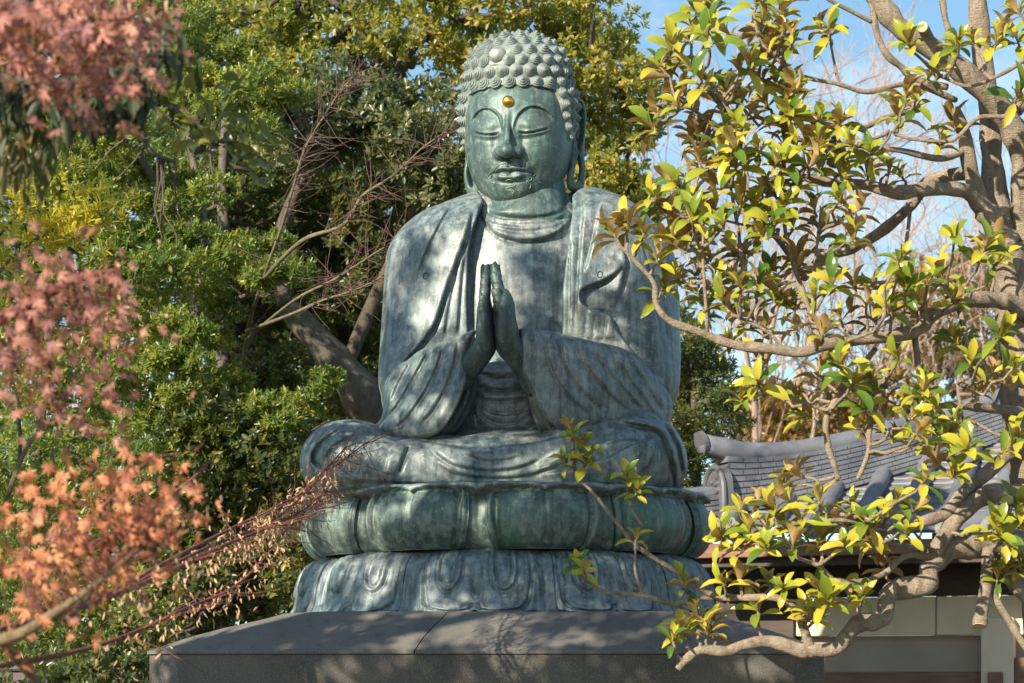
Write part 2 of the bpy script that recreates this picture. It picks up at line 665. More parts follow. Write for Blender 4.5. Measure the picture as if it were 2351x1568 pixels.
face_line('beard_curl', [[(-11, -114), (-6, -111), (0, -110), (7, -112), (10, -116), (6, -121), (-2, -122), (-7, -119), (-5, -115), (1, -114), (3, -117), (0, -118)],
                         [(13, -119), (8, -124), (-3, -126), (-10, -128), (-5, -132), (4, -133), (8, -136), (3, -140), (5, -146)]], .9)
for sx in (1, -1):
    face_line('moustache_curl', [[(sx * 38, -105), (sx * 46, -107), (sx * 45, -112), (sx * 38, -115), (sx * 41, -119), (sx * 44, -123), (sx * 41, -130)],
                                 [(sx * 35, -109), (sx * 41, -110), (sx * 36, -114), (sx * 38, -120)]], .75)
    face_line('moustache', [[(sx * 6, -75), (sx * 20, -76), (sx * 36, -88), (sx * 50, -94), (sx * 54, -99), (sx * 49, -103), (sx * 44, -98)]], 1.3, BR_FACE)

u = on_face(0, 61, 2)
v_, f_ = [], []
for i in range(17):
    for j in range(28):
        t, p = math.pi * i / 16, 2 * math.pi * j / 28
        v_.append((u[0] + 13.2 * math.sin(t) * math.cos(p), u[1] + 10 * math.cos(t), u[2] + 13.2 * math.sin(t) * math.sin(p)))
for i in range(16):
    for j in range(28):
        f_.append((i * 28 + j, i * 28 + (j + 1) % 28, (i + 1) * 28 + (j + 1) % 28, (i + 1) * 28 + j))
urna = link('forehead_dot', np_mesh('forehead_dot', hw(v_), np.array(f_)), GOLD, head)
urna['label'] = 'polished gold dot on the forehead'

# ---- ears: long, hollowed shells with a slit lobe
def ear(sx):
    g = Grid((-44, -20, -150), (44, 20, 96), 1.6)
    o = catmull([(-20, 40), (-14, 66), (4, 80), (24, 74), (33, 48), (31, 10), (24, -30), (21, -62), (25, -95), (24, -122), (6, -134), (-14, -124), (-20, -98), (-16, -60), (-22, -20), (-25, 10)], 6, True)
    i_ = catmull([(-10, 40), (-5, 60), (6, 69), (18, 62), (23, 40), (21, 8), (13, -26), (4, -46), (-4, -30), (-10, 5)], 6, True)
    f = g.puffy(o, 0, 10, 12)
    d2 = g.poly(i_)
    f = smax(f, -(np.maximum(d2, -8 - (g.Y + 0)) ), 2)
    f = smin(f, g.cap((2, -1, 52), 4, (6, -1, -10), 4.5), 5)
    hole = g.poly(catmull([(2, -48), (9, -70), (10, -104), (2, -112), (-5, -102), (-4, -70)], 5, True))
    f = smax(f, -hole, 4)
    V, Q = g.mesh('ear', f, 1)
    # fan the shell out from the side of the head
    tl = np.clip((-30 - V[:, 2]) / 55, 0, 1)
    a = R(54) - R(24) * tl * tl * (3 - 2 * tl)
    u, w, z = V[:, 0], V[:, 1], V[:, 2]
    x = (u + 24) * np.cos(a) + w * np.sin(a)
    y = (u + 24) * np.sin(a) - w * np.cos(a)
    lean = np.where(z < -40, (z + 40) * .16, 0)
    W = np.stack([sx * ((115 if sx > 0 else 103) + x + lean), y + (4 if sx > 0 else 16), z], 1)
    if sx > 0: Q = Q[:, ::-1]
    return link('ear', np_mesh('ear', hw(W), Q), BR_FACE, head)


ear(1)
ear(-1)

# ---- hair cap and snail-shell curls
G = Grid((-146, -150, -70), (146, 170, 232), 2.2)
X, Y, Z = G.X, G.Y, G.Z
F = smin(G.ell((0, 16, 62), (135, 129, 96)), G.ell((0, 12, 138), (118, 108, 84)), 16)
F = smin(F, G.ell((0, 20, 10), (132, 122, 100)), 8)
t = np.clip((Y + 60) / 24, 0, 1)
t = t * t * (3 - 2 * t)
hl = 99 - 135 * t - .0012 * (X ** 2)
F = smax(F, hl - Z, 4)
F = F - G.groove([(-130, 141), (-40, 143), (0, 142), (60, 140), (130, 142)], -3.2, 1.8) * (Y < 0)
V, Q = G.mesh('hair', F, 1)
hairbvh = BVHTree.FromPolygons([Vector(v) for v in V], Q.tolist())
hair = link('hair', np_mesh('hair', hw(V), Q), BR_HAIR, statue)


def curl_mesh():
    prof = [(.96, -.35), (1.0, -.05), (1.03, .14), (.97, .27), (.70, .22), (.80, .36), (.80, .50), (.72, .60), (.44, .54), (.54, .68), (.54, .82), (.46, .92), (.20, .86), (.28, 1.0), (.26, 1.12), (.16, 1.20), (.05, 1.22), (0.001, 1.22)]
    n = 22
    v, f = [], []
    for i, (r, h) in enumerate(prof):
        for k in range(n):
            a = 2 * math.pi * k / n
            hh = h + .10 * (k / n) * (1 if .0 < i < 16 else 0)
            v.append((r * math.cos(a), r * math.sin(a), hh))
    for i in range(len(prof) - 1):
        for k in range(n):
            f.append((i * n + k, i * n + (k + 1) % n, (i + 1) * n + (k + 1) % n, (i + 1) * n + k))
    me = np_mesh('hair_curl', np.array(v), np.array(f), True)
    me.materials.append(BR_HAIR)
    return me


CM = curl_mesh()
spots = []


def hit(o, d):
    h = hairbvh.ray_cast(Vector(o), Vector(d))
    return (np.array(h[0]), np.array(h[1])) if h[0] is not None else None


def row(z, r, amax, off=0.0, z0=None, gap=31.0):
    h0 = hit((0, -400, z), (0, 1, 0))
    if h0 is None: return
    rad = abs(h0[0][1] - 10)
    da = gap / max(rad, 20)
    k = -int(amax / da) - 1
    while k * da + off * da <= amax:
        a = k * da + off * da
        k += 1
        if a < -amax: continue
        dx, dy = math.sin(a), -math.cos(a)
        h = hit((dx * 400, 10 + dy * 400, z), (-dx, -dy, 0))
        if h is not None and h[0][2] > -40: spots.append((h[0], h[1], r))


row(106, 15.5, R(66), 0.0)
row(106, 15.0, R(108), 0.0) if False else None
row(131, 15.5, R(106), .5)
row(156, 13.5, R(104), 0.0, gap=30)
row(178, 14.5, R(104), .5)
row(198, 14.0, R(112), 0.0, gap=30)
for rr, n, o in ((56, 9, .5), (24, 4, .3)):
    for k in range(n):
        a = 2 * math.pi * (k + o) / n
        h = hit((rr * math.sin(a), 12 - rr * math.cos(a), 400), (0, 0, -1))
        if h: spots.append((h[0], h[1], 14.5))
for sx in (1, -1):
    for z, aa in ((106, (80, 94, 108)), (82, (63, 76, 90, 104)), (57, (66, 79, 93)), (32, (69, 82, 96)), (8, (72, 86)), (-14, (76,))):
        for k, a in enumerate(aa):
            a = R(a) * sx
            dx, dy = math.sin(a), -math.cos(a)
            h = hit((dx * 400, 10 + dy * 400, z + (k % 2) * 5), (-dx, -dy, 0))
            if h: spots.append((h[0], h[1], 13.5 if z > 0 else 11.5))
spots.sort(key=lambda s: s[0][1])
big = hit((-26, -400, 167), (0, 1, 0))
jew = (big[0], big[1])
spots = [s for s in spots if np.linalg.norm(s[0] - jew[0]) > 24]
for i, (p, n, r) in enumerate(spots[:100]):
    n = n + np.array([0, -.12, .05])
    q = Vector(n).to_track_quat('Z', 'Y')
    o = bpy.data.objects.new('hair_curl', CM)
    COL.objects.link(o)
    o.parent = hair
    sc_ = r * .95 * (1 + rng.normal() * .05)
    mw = HM @ Matrix.Translation(Vector(p)) @ q.to_matrix().to_4x4() @ Matrix.Rotation(rng.uniform(0, 6.28), 4, 'Z') @ Matrix.Diagonal((sc_, sc_, sc_ * rng.uniform(.72, .86), 1))
    o.matrix_basis = Matrix.Translation(-Vector(statue.location)) @ mw if False else (hair.matrix_basis.inverted() @ Matrix.Translation(-Vector(statue.location)) @ mw)
v_ = []
for i in range(13):
    for j in range(24):
        t, p = math.pi * i / 12, 2 * math.pi * j / 24
        v_.append((jew[0][0] + 20 * math.sin(t) * math.cos(p), jew[0][1] + 15 * math.cos(t), jew[0][2] + 19 * math.sin(t) * math.sin(p)))
f_ = [(i * 24 + j, i * 24 + (j + 1) % 24, (i + 1) * 24 + (j + 1) % 24, (i + 1) * 24 + j) for i in range(12) for j in range(24)]
link('crown_jewel', np_mesh('crown_jewel', hw(v_), np.array(f_)), BR_HAIR, hair)

# ---- chest, neck and belly (inside the open robe)
H = .0095
G = Grid((-.75, -.75, 2.75), (1.0, .55, 5.15), H)
F = G.ell(at(1195, 740, .05), (.66, .45, .95))
F = smin(F, G.ell(at(1160, 930, -.10), (.44, .42, .42)), .12)
NK = G.cap(at(1207, 380, 0.0), .240, at(1209, 500, -.05), .285)
F = smin(F, G.ell(at(1208, 545, -.06), (.37, .31, .13)), .05)
D = 0
yy = -.40
for k, (y0, y1, w, amp) in enumerate(((490, 478, 96, .022), (507, 490, 100, .02), (522, 500, 104, .018))):
    arc = xz([(1207 - w, y1 - 8), (1207 - w * .7, y1 + (y0 - y1) * .7 + 6), (1207, y0 + 12), (1207 + w * .7, y1 + (y0 - y1) * .7 + 4), (1207 + w, y1 - 14)], -.34)
    D = D - G.groove(arc, amp, .014)
D = D + G.step(xz([(1100, 462), (1112, 500), (1140, 534), (1175, 549), (1207, 553), (1245, 548), (1285, 528), (1312, 492), (1322, 465)], -.36), .03, .012, .16)
D = D + G.step(xz([(1096, 884), (1140, 893), (1180, 890), (1226, 880)], -.52), .05, .014, .09)
D = D + G.step(xz([(1094, 912), (1140, 917), (1190, 914), (1228, 908)], -.52), .035, .012, .07)
D = D + G.step(xz([(1096, 851), (1140, 861), (1180, 858), (1220, 850)], -.52), .03, .012, .06)
for P_ in ([(1101, 918), (1108, 935), (1130, 949), (1160, 953), (1200, 947), (1222, 928)],
           [(1096, 930), (1104, 955), (1128, 972), (1160, 977), (1200, 968), (1226, 950)],
           [(1088, 945), (1098, 978), (1125, 996), (1160, 1000), (1205, 992), (1236, 968)]):
    D = D + G.step(xz(P_, -.52)[::-1], .03, .012, .07)
for P_ in ([(1080, 590), (1079, 680), (1081, 760)], [(1290, 560), (1284, 650), (1281, 760)]):
    D = D + G.groove(xz(P_, -.40), -.010, .02)
NK = smin(NK, G.ell(at(1208, 512, -.06), (.335, .29, .10)), .04)
NK = NK - D * np.clip((-G.Y - .05) / .1, 0, 1)
F = F - D * np.clip((-G.Y - .05) / .1, 0, 1)
V, Q = G.mesh('neck', NK, 1)
link('neck', np_mesh('neck', V, Q), BR_FACE, statue)  # dark face bronze puts the chin's shadow into the neck colour
V, Q = G.mesh('chest', F, 1)
link('chest', np_mesh('chest', V, Q), BR_CHEST, statue)

# ---- outer robe with shoulders and upper arms
G = Grid((-1.02, -.78, 2.78), (1.30, .72, 5.08), .0095)
outl = [(1104, 450), (1062, 455), (1002, 476), (952, 513), (916, 572), (898, 650), (888, 740), (881, 830), (879, 910), (884, 960), (900, 1025), (1488, 1040), (1530, 940), (1551, 850), (1551, 780), (1546, 690), (1530, 600), (1502, 525), (1460, 474), (1400, 444), (1345, 434), (1300, 448), (1200, 468)]
F = G.puffy(xz(outl, .05, 5, True), .06, .47, .40)
F = smin(F, G.cap(at(985, 610, -.05), .27, at(975, 890, -.20), .27), .14)
F = smin(F, G.cap(at(1462, 610, .02), .24, at(1474, 880, -.14), .235), .14)
F = smin(F, G.ell(at(1195, 700, .05), (.68, .50, .78)), .10)
opening = xz([(1112, 400), (1108, 444), (1094, 490), (1082, 530), (1074, 582), (1071, 677), (1073, 753), (1080, 850), (1060, 960), (1050, 1060), (1300, 1060), (1290, 850), (1294, 772), (1298, 724), (1301, 629), (1308, 534), (1316, 470), (1316, 430), (1312, 400)], -.45, 4, True)
o2 = G.poly(opening)
cut = np.maximum(o2, G.Y + .02)
F = smax(F, -cut, .012)
neckhole = G.cap(at(1205, 360, -.02), .29, at(1209, 490, -.08), .295)
F = smax(F, -neckhole, .02)
D = 0
S = lambda P_, a=.035, w=.014, L=.12, y=-.5, rev=False: G.step(xz(P_, y)[::-1] if rev else xz(P_, y), a, w, L)
# viewer's left lapel: a folded border along the opening, then the long fold to the elbow
D = D + S([(1090, 455), (1077, 500), (1066, 545), (1051, 586), (1022, 667), (998, 743), (960, 795), (925, 832), (893, 862), (880, 890)], .045, .014, .13, -.5, True)
D = D + S([(1034, 458), (1004, 520), (976, 582), (955, 640)], .022, .012, .15, -.4, True)
D = D + S([(1068, 560), (1058, 640), (1052, 720), (1048, 765)], .02, .012, .09, -.5, True)
D = D + S([(1045, 610), (1030, 690), (1018, 770)], .016, .012, .09, -.5, True)
# viewer's right: lapel border, vertical folds, the hooked flap and the long outer sweep
D = D + S([(1340, 440), (1338, 500), (1332, 580), (1326, 680), (1322, 770)], .026, .012, .12, -.45, False)
D = D + S([(1312, 540), (1310, 640), (1308, 770)], .018, .010, .05, -.45, False)
D = D + S([(1367, 520), (1359, 563), (1341, 629)], .03, .012, .12, -.45, False)
D = D + S([(1385, 450), (1372, 500), (1362, 560)], .02, .012, .14, -.35, False)
D = D + S([(1435, 604), (1424, 618), (1393, 641), (1357, 657), (1336, 668), (1331, 680), (1336, 696), (1362, 714), (1393, 718), (1405, 735), (1418, 760), (1454, 806), (1500, 850), (1530, 878)], .05, .013, .11, -.45, True)
D = D + S([(1428, 560), (1439, 600), (1434, 628), (1424, 664), (1410, 706)], .04, .012, .08, -.45, True)
D = D + S([(1398, 718), (1394, 745), (1390, 776)], .03, .010, .05, -.5, False)
D = D + S([(1374, 715), (1368, 745), (1366, 776)], .022, .010, .05, -.5, False)
D = D + S([(1352, 706), (1348, 745), (1346, 776)], .018, .010, .05, -.5, False)
D = D + S([(1470, 560), (1490, 650), (1505, 740), (1530, 840)], .02, .012, .14, -.25, True)
D = D + S([(1405, 450), (1445, 475), (1470, 510)], .016, .012, .12, -.2, True)
for P_ in ([(940, 640), (925, 720), (915, 800)], [(1520, 660), (1530, 760), (1535, 850)]):
    D = D + G.groove(xz(P_, -.3), -.014, .05)
F = F - D * np.clip((-G.Y + .05) / .12, 0, 1)
V, Q = G.mesh('robe', F, 1)
link('robe', np_mesh('robe', V, Q), BR, statue)
robebvh = BVHTree.FromPolygons([Vector(v) for v in V], Q.tolist())
for px, py in ((1385, 591), (968, 591)):
    mb = MB()
    _h = robebvh.ray_cast(Vector(at(px, py, -1)), Vector((0, 1, 0)))
    c = np.array(_h[0]) - np.array([0, .002, 0])
    a = np.linspace(0, 2 * math.pi, 20)
    mb.tube(np.stack([c[0] + .016 * np.cos(a), np.full(20, c[1]), c[2] + .020 * np.sin(a)], 1), .004, 6, False)
    mb.build('rivet_mark', BR_HAND, statue, True)

# ---- sleeves
def sleeve(side):
    if side < 0:
        G = Grid((-1.02, -1.02, 2.85), (.02, .1, 4.05), .0085)
        o = [(1094, 764), (1060, 772), (1030, 781), (985, 793), (935, 825), (900, 846), (884, 880), (882, 930), (868, 960), (846, 986), (900, 1002), (955, 1010), (992, 1008), (1018, 985), (1040, 952), (1058, 912), (1068, 870), (1074, 826), (1082, 795)]
        xr, xl = at(1090, 0, -.78)[0], at(880, 0, -.42)[0]
        yc = -.42 + (-.76 + .42) * np.clip((G.X - xl) / (xr - xl), -.2, 1.1)
        yc = yc - .20 * np.clip((3.62 - G.Z) / .5, 0, 1)
        d2 = G.poly(xz(o, -.66, 4, True))
        yc = yc - .05 * np.clip(-d2 / .18, 0, 1) ** .8
        F = G.puffy(xz(o, -.66, 4, True), yc, .06, .055)
        D = 0
        for P_, a in (([(1050, 779), (1044, 830), (1024, 893), (992, 950), (962, 985)], .028), ([(1018, 790), (1004, 840), (975, 905), (935, 960), (905, 985)], .03),
                      ([(985, 800), (958, 848), (922, 912), (885, 962)], .03), ([(940, 826), (915, 870), (893, 925)], .028)):
            D = D + G.step(xz(P_, -.66)[::-1], a, .016, .10)
        D = D + G.groove(xz([(1086, 786), (1078, 840), (1066, 890), (1046, 945), (1022, 985), (995, 1003)], -.7), .014, .016)
    else:
        G = Grid((.0, -1.05, 2.85), (1.32, .12, 4.05), .0085)
        o = [(1190, 763), (1222, 762), (1254, 763), (1300, 770), (1350, 778), (1400, 787), (1440, 798), (1480, 825), (1520, 862), (1551, 905), (1550, 960), (1540, 1015), (1510, 1018), (1487, 990), (1430, 974), (1345, 976), (1310, 986), (1281, 985), (1262, 972), (1240, 946), (1221, 908), (1203, 862), (1194, 815)]
        xl, xr = at(1195, 0, -.80)[0], at(1550, 0, -.30)[0]
        yc = -.80 + .50 * np.clip((G.X - xl) / (xr - xl), 0, 1.1) ** 1.3
        yc = yc - .06 * np.clip((3.5 - G.Z) / .6, 0, 1)
        d2 = G.poly(xz(o, -.7, 4, True))
        yc = yc - .045 * np.clip(-d2 / .22, 0, 1) ** .9
        F = G.puffy(xz(o, -.7, 4, True), yc, .06, .055)
        D = 0
        for P_, a in (([(1254, 760), (1257, 819), (1269, 857), (1290, 895), (1321, 928), (1350, 950)], .035),
                      ([(1291, 772), (1293, 829), (1312, 871), (1345, 909), (1380, 936)], .03), ([(1328, 780), (1340, 829), (1369, 871), (1407, 909), (1446, 938)], .03),
                      ([(1359, 786), (1388, 838), (1435, 890), (1480, 935)], .028), ([(1400, 792), (1440, 855), (1487, 912), (1522, 962)], .028),
                      ([(1440, 806), (1490, 875), (1530, 935)], .024)):
            D = D + G.step(xz(P_, -.68), a * .72, .013, .13)
        D = D + G.groove(xz([(1200, 770), (1203, 819), (1212, 862), (1230, 905), (1250, 942), (1272, 966)], -.8), .014, .016)
    F = F - D
    V, Q = G.mesh('sleeve', F, 1)
    return link('sleeve', np_mesh('sleeve', V, Q), BR, statue)


sleeve(-1)
sleeve(1)
G = Grid((-.62, -.85, 2.86), (.02, .0, 3.75), .0095)            # hanging inner sleeves behind the cuffs
o = [(1075, 862), (1100, 866), (1095, 900), (1085, 935), (1065, 970), (1040, 1000), (1005, 1008), (990, 990), (1030, 930), (1060, 890)]
V, Q = G.mesh('s', G.puffy(xz(o, -.6, 4, True), -.56, .07, .07) - G.step(xz([(1085, 870), (1072, 930), (1040, 985)], -.6)[::-1], .02, .014, .06), 1)
link('inner_sleeve', np_mesh('inner_sleeve', V, Q), BR_HAND, statue)
G = Grid((.0, -.85, 2.86), (.62, .0, 3.75), .0095)
o = [(1205, 850), (1230, 850), (1262, 920), (1290, 975), (1270, 1000), (1240, 990), (1222, 950), (1208, 900)]
V, Q = G.mesh('s', G.puffy(xz(o, -.6, 4, True), -.58, .07, .07), 1)
link('inner_sleeve', np_mesh('inner_sleeve', V, Q), BR_HAND, statue)

# ---- praying hands: palms together, finger ends worn and broken
def hand(side):
    h = .0052
    if side > 0:
        lo, hi = at(1100, 905, -.70), at(1275, 590, -.70)
        fing = [((1146, 712, -.965), (1139, 668, -.955), .031), ((1150, 700, -.915), (1137, 634, -.90), .034), ((1152, 700, -.86), (1135, 611, -.845), .036), ((1154, 705, -.80), (1136, 622, -.79), .034)]
        palm = [((1157, 738, -.87), (.074, .135, .20)), ((1165, 774, -.85), (.068, .105, .11))]
        fore = ((1178, 806, -.82), .074, (1240, 884, -.62), .10)
        th = ((1158, 770, -.75), .045, (1146, 690, -.72), .03)
    else:
        lo, hi = at(1015, 905, -.70), at(1160, 590, -.70)
        fing = [((1110, 712, -.965), (1110, 676, -.955), .030), ((1112, 700, -.915), (1114, 640, -.90), .031), ((1113, 700, -.86), (1116, 614, -.845), .033), ((1114, 705, -.80), (1116, 626, -.79), .032)]
        palm = [((1113, 740, -.87), (.052, .13, .19)), ((1117, 774, -.85), (.054, .10, .09))]
        fore = ((1110, 804, -.82), .070, (1050, 872, -.60), .10)
        th = ((1112, 770, -.75), .042, (1116, 690, -.72), .028)
    G = Grid((lo[0], -1.06, lo[2]), (hi[0], -.52, hi[2]), h)
    F = G.ell(at(*palm[0][0]), palm[0][1])
    F = smin(F, G.ell(at(*palm[1][0]), palm[1][1]), .04)
    F = smin(F, G.cap(at(*fore[0]), fore[1], at(*fore[2]), fore[3]), .05)
    F = smin(F, G.cap(at(*th[0]), th[1], at(*th[2]), th[3]), .02)
    for a, b, r in fing:
        A, B = at(*a), at(*b)
        fg = G.cap(A, r * 1.08, B, r * .96)
        top = B[2] + r * .35
        jag = .012 * np.sin(G.X * 160 + B[1] * 90) + .010 * np.sin(G.Y * 210 + 2)
        fg = smax(fg, G.Z - top - jag, .006)                     # broken tip
        for q in (.30, .68):                                     # knuckle creases
            c = A * (1 - q) + B * q
            fg = fg + .0045 * np.exp(-((G.Z - c[2] - .004 * np.sin(G.Y * 60)) / .007) ** 2)
        F = smin(F, fg, .008)
    F = F + .0035 * np.sin(G.X * 37 + G.Z * 23) * np.sin(G.Y * 41 + 1)
    V, Q = G.mesh('hand', F, 1)
    return link('hand', np_mesh('hand', V, Q), BR_HAND, statue)


hand(-1)
hand(1)

# ---- folded legs under the robe
SEAT = 2.85
G = Grid((-1.50, -1.16, SEAT - .05), (1.30, .80, 3.46), .0095)
F = G.ell(at(1150, 1100, .0) , (1.02, .80, .34))
F = smin(F, G.ell(at(812, 1062, -.42), (.325, .46, .265)), .10)
F = smin(F, G.ell(at(1448, 1062, -.38), (.33, .46, .285)), .10)
F = smin(F, G.cap(at(850, 1082, -.70), .20, at(1420, 1084, -.66), .20), .10)
F = smin(F, G.cap(at(850, 1048, -.50), .13, at(1000, 1042, -.62), .11), .08)
F = smin(F, G.cap(at(1300, 1025, -.62), .14, at(1460, 1000, -.42), .17), .10)
F = smin(F, G.cap(at(1490, 985, -.2), .11, at(1522, 1090, -.32), .10), .08)
F = smin(F, G.cap(at(880, 1050, -.15), .10, at(800, 1075, -.1), .18), .10)
D = 0
L_ = lambda P_, a=.03, w=.014, L=.10, rev=False, y=-.85: G.step(xz(P_, y)[::-1] if rev else xz(P_, y), a, w, L)
D = D + L_([(790, 975), (735, 1012), (712, 1050), (740, 1078), (825, 1098)], .03, rev=True)
D = D + L_([(845, 985), (775, 1018), (748, 1052), (790, 1080), (850, 1096)], .026, rev=True)
D = D + L_([(879, 1022), (846, 1053), (832, 1090)], .02)
D = D + L_([(905, 1015), (893, 1055), (885, 1090)], .018)
D = D - G.groove(xz([(938, 1022), (928, 1050), (914, 1092)], -.88), .045, .012)
D = D + L_([(950, 1008), (1010, 1020), (1077, 1029), (1145, 1025), (1215, 1017), (1290, 1000), (1340, 985)], .04, .014, .10, True)
D = D + L_([(990, 1030), (1018, 1054), (1050, 1072), (1100, 1080), (1160, 1080), (1215, 1066), (1262, 1036)], .026, .014, .09)
D = D + L_([(1000, 1062), (1040, 1086), (1100, 1096), (1180, 1096), (1240, 1084), (1300, 1062)], .022, .014, .08)
D = D + L_([(1060, 1040), (1100, 1056), (1150, 1058), (1200, 1046)], .018, .014, .08)
D = D + L_([(1239, 1091), (1347, 1071), (1437, 1030), (1505, 996)], .028, .014, .10, True)
D = D + L_([(1230, 1078), (1324, 1042), (1414, 1002)], .024, .014, .10, True)
D = D + L_([(1225, 1060), (1300, 1022), (1370, 992)], .02, .014, .10, True)
D = D + L_([(1509, 1008), (1494, 1057), (1452, 1104)], .026, .014, .09, True)
D = D + L_([(1480, 1016), (1462, 1058), (1415, 1100)], .02, .014, .09, True)
D = D + L_([(1418, 975), (1460, 985), (1510, 1000), (1536, 1052), (1552, 1122)], .04, .014, .10, False, -.5)
D = D + L_([(1520, 980), (1550, 1040), (1562, 1100)], .03, .014, .07, False, -.3)
D = D + L_([(1390, 1020), (1430, 1010), (1480, 1014)], .02, .010, .06, True)
D = D + L_([(690, 1098), (800, 1106), (1000, 1110), (1200, 1112), (1400, 1112), (1560, 1116)], .016, .012, .10)
F = F - D * np.clip((-G.Y + .1) / .15, 0, 1)
F = smax(F, SEAT + .012 - G.Z, .01)
V, Q = G.mesh('lap', F, 1)
link('lap', np_mesh('lap', V, Q), BR, statue)

# ------------------------------------------------------------------ the bronze lotus seat
LC = at(1159, 1150, 0)
LA, LB = 1.31, 1.15
CR, SR = math.cos(-ROT), math.sin(-ROT)
lotus = thing('lotus_pedestal', 'round two-tiered bronze lotus pedestal carrying the seated Buddha, green above and blue grey below', 'pedestal', (float(LC[0]), 0, 2.1))


def ring_pt(th, k, z, ext=0.0):
    """th measured from the front, to the viewer's right"""
    x, y = (LA * k + ext) * np.sin(th), -(LB * k + ext) * np.cos(th)
    x, y = x * CR - y * SR, x * SR + y * CR
    return np.stack([LC[0] + x, y, z + 0 * x], -1)


def interp(pr, s):
    p = np.array(pr)
    return np.interp(s, p[:, 0], p[:, 1])


def grid_faces(n, m, closed=False):
    i, j = np.meshgrid(np.arange(n - 1), np.arange(m if closed else m - 1), indexing='ij')
    a = i * m + j
    b = i * m + (j + 1) % m
    return np.stack([a, b, b + m, a + m], -1).reshape(-1, 4)


Z0, Z1, Z2 = 2.085, 2.474, 2.86
# smooth profiles s -> (k, z)
pu = catmull([(.90, Z1 - .01), (.945, Z1 + .02), (.985, Z1 + .09), (1.0, Z1 + .17), (.99, Z1 + .26), (.965, Z1 + .325), (.955, Z1 + .355), (.98, Z1 + .375), (.985, Z1 + .386)], 5)
pl_ = catmull([(1.045, Z0), (1.05, Z0 + .02), (1.032, Z0 + .07), (1.02, Z0 + .15), (1.007, Z0 + .22), (.985, Z0 + .29), (.948, Z0 + .345), (.89, Z0 + .38), (.80, Z0 + .389)], 5)


def prof(p, s):
    t = np.linspace(0, 1, len(p))
    return np.interp(s, t, p[:, 0]), np.interp(s, t, p[:, 1])


def core(name, p, ext, mat, parent, top=True):
    s = np.linspace(0, 1, 40)
    k, z = prof(p, s)
    th = np.linspace(0, 2 * math.pi, 160, endpoint=False)
    V = np.concatenate([ring_pt(th, k[i], z[i], ext) for i in range(len(s))])
    Fq = grid_faces(len(s), 160, True)
    n = len(V)
    V = np.concatenate([V, [[LC[0], 0, z[-1]]]])
    tri = np.array([((len(s) - 1) * 160 + j, (len(s) - 1) * 160 + (j + 1) % 160, n) for j in range(160)])
    return link(name, np_mesh(name, V, [Fq, tri]), mat, parent)


core('upper_tier', pu, -.075, BR_LOT, lotus)
core('lower_tier', pl_, -.030, BR_BASE, lotus)


def seg2(a, b, p):
    a, b, p = np.asarray(a), np.asarray(b), p
    e = b - a
    t = np.clip(((p - a) @ e) / (e @ e), 0, 1)
    return np.linalg.norm(p - a - t[..., None] * e, axis=-1)


def polyd(pts, p):
    return np.min([seg2(pts[i], pts[i + 1], p) for i in range(len(pts) - 1)], axis=0)


def petal(name, p, c, half, hfun, mat, lip=None, n=58, m=46, s0=0.0, s1=1.0, thick=.03):
    u = np.linspace(-1, 1, n)
    s = np.linspace(s0, s1, m)
    U, S_ = np.meshgrid(u, s, indexing='ij')
    wd, hh = hfun(U, S_)                                         # half-width factor, relief
    th = c + U * half * wd
    k, z = prof(p, S_)
    ex = hh
    if lip is not None:
        dz, de = lip(U, S_)
        z = z + dz
        ex = ex + de
    V = ring_pt(th, k, z, ex).reshape(-1, 3)
    Fq = grid_faces(n, m)
    Vi = ring_pt(th, k, z, ex - thick).reshape(-1, 3)
    N = len(V)
    rim = [i * m for i in range(n)] + [(n - 1) * m + j for j in range(m)] + [i * m + m - 1 for i in range(n - 1, -1, -1)] + [j for j in range(m - 1, -1, -1)]
    side = np.array([(rim[i], rim[(i + 1) % len(rim)], rim[(i + 1) % len(rim)] + N, rim[i] + N) for i in range(len(rim)) if rim[i] != rim[(i + 1) % len(rim)]])
    return link(name, np_mesh(name, np.concatenate([V, Vi]), [Fq, Fq[:, ::-1] + N, side[:, ::-1]]), mat, lotus)


def up_front(U, S):
    w = .80 + .24 * np.sin(np.clip(S * 1.05, 0, 1) * math.pi) ** .7
    e = np.clip(1 - np.abs(U), 0, 1)
    h = .052 * (1 - np.abs(U) ** 2.4) + .024 * np.exp(-((np.abs(U) - .93) / .045) ** 2) - .030 * np.exp(-((np.abs(U) - .82) / .045) ** 2)
    h -= .010 * np.exp(-(U / .022) ** 2) * (S > .15)
    P_ = np.stack([U, S * 1.0], -1)
    for a in (-.62, -.36, -.16, .16, .36, .62):                    # veins fanning from the tip
        h -= .010 * np.exp(-(polyd([(a * .10, .96), (a * .45, .90), (a * .85, .80), (a * 1.1, .68)], P_) / .022) ** 2)
    return w, h


def up_lip(U, S):
    t = np.clip((S - .84) / .16, 0, 1)
    cusp = np.exp(-np.abs(U) / .22)
    return -.030 * t ** 2 * (cusp - .15) + .012 * t, t ** 2 * (.050 + .022 * cusp) + .03 * t ** 2 * np.abs(U) ** 2


def up_back(U, S):
    w = 1.0 - .25 * S
    h = -.030 + .020 * np.exp(-((np.abs(U) - .5) / .14) ** 2) - .010 * np.exp(-(U / .08) ** 2)
    return w, h


for k in range(10):
    c = R(20.5 + 36 * k)
    petal('petal', pu, c, R(15.2), up_front, BR_LOT, None, s0=.05, s1=.93)
    petal('back_petal', pu, c + R(18), R(8.0), up_back, BR_LOT, None, n=24, s0=.05, s1=.93)


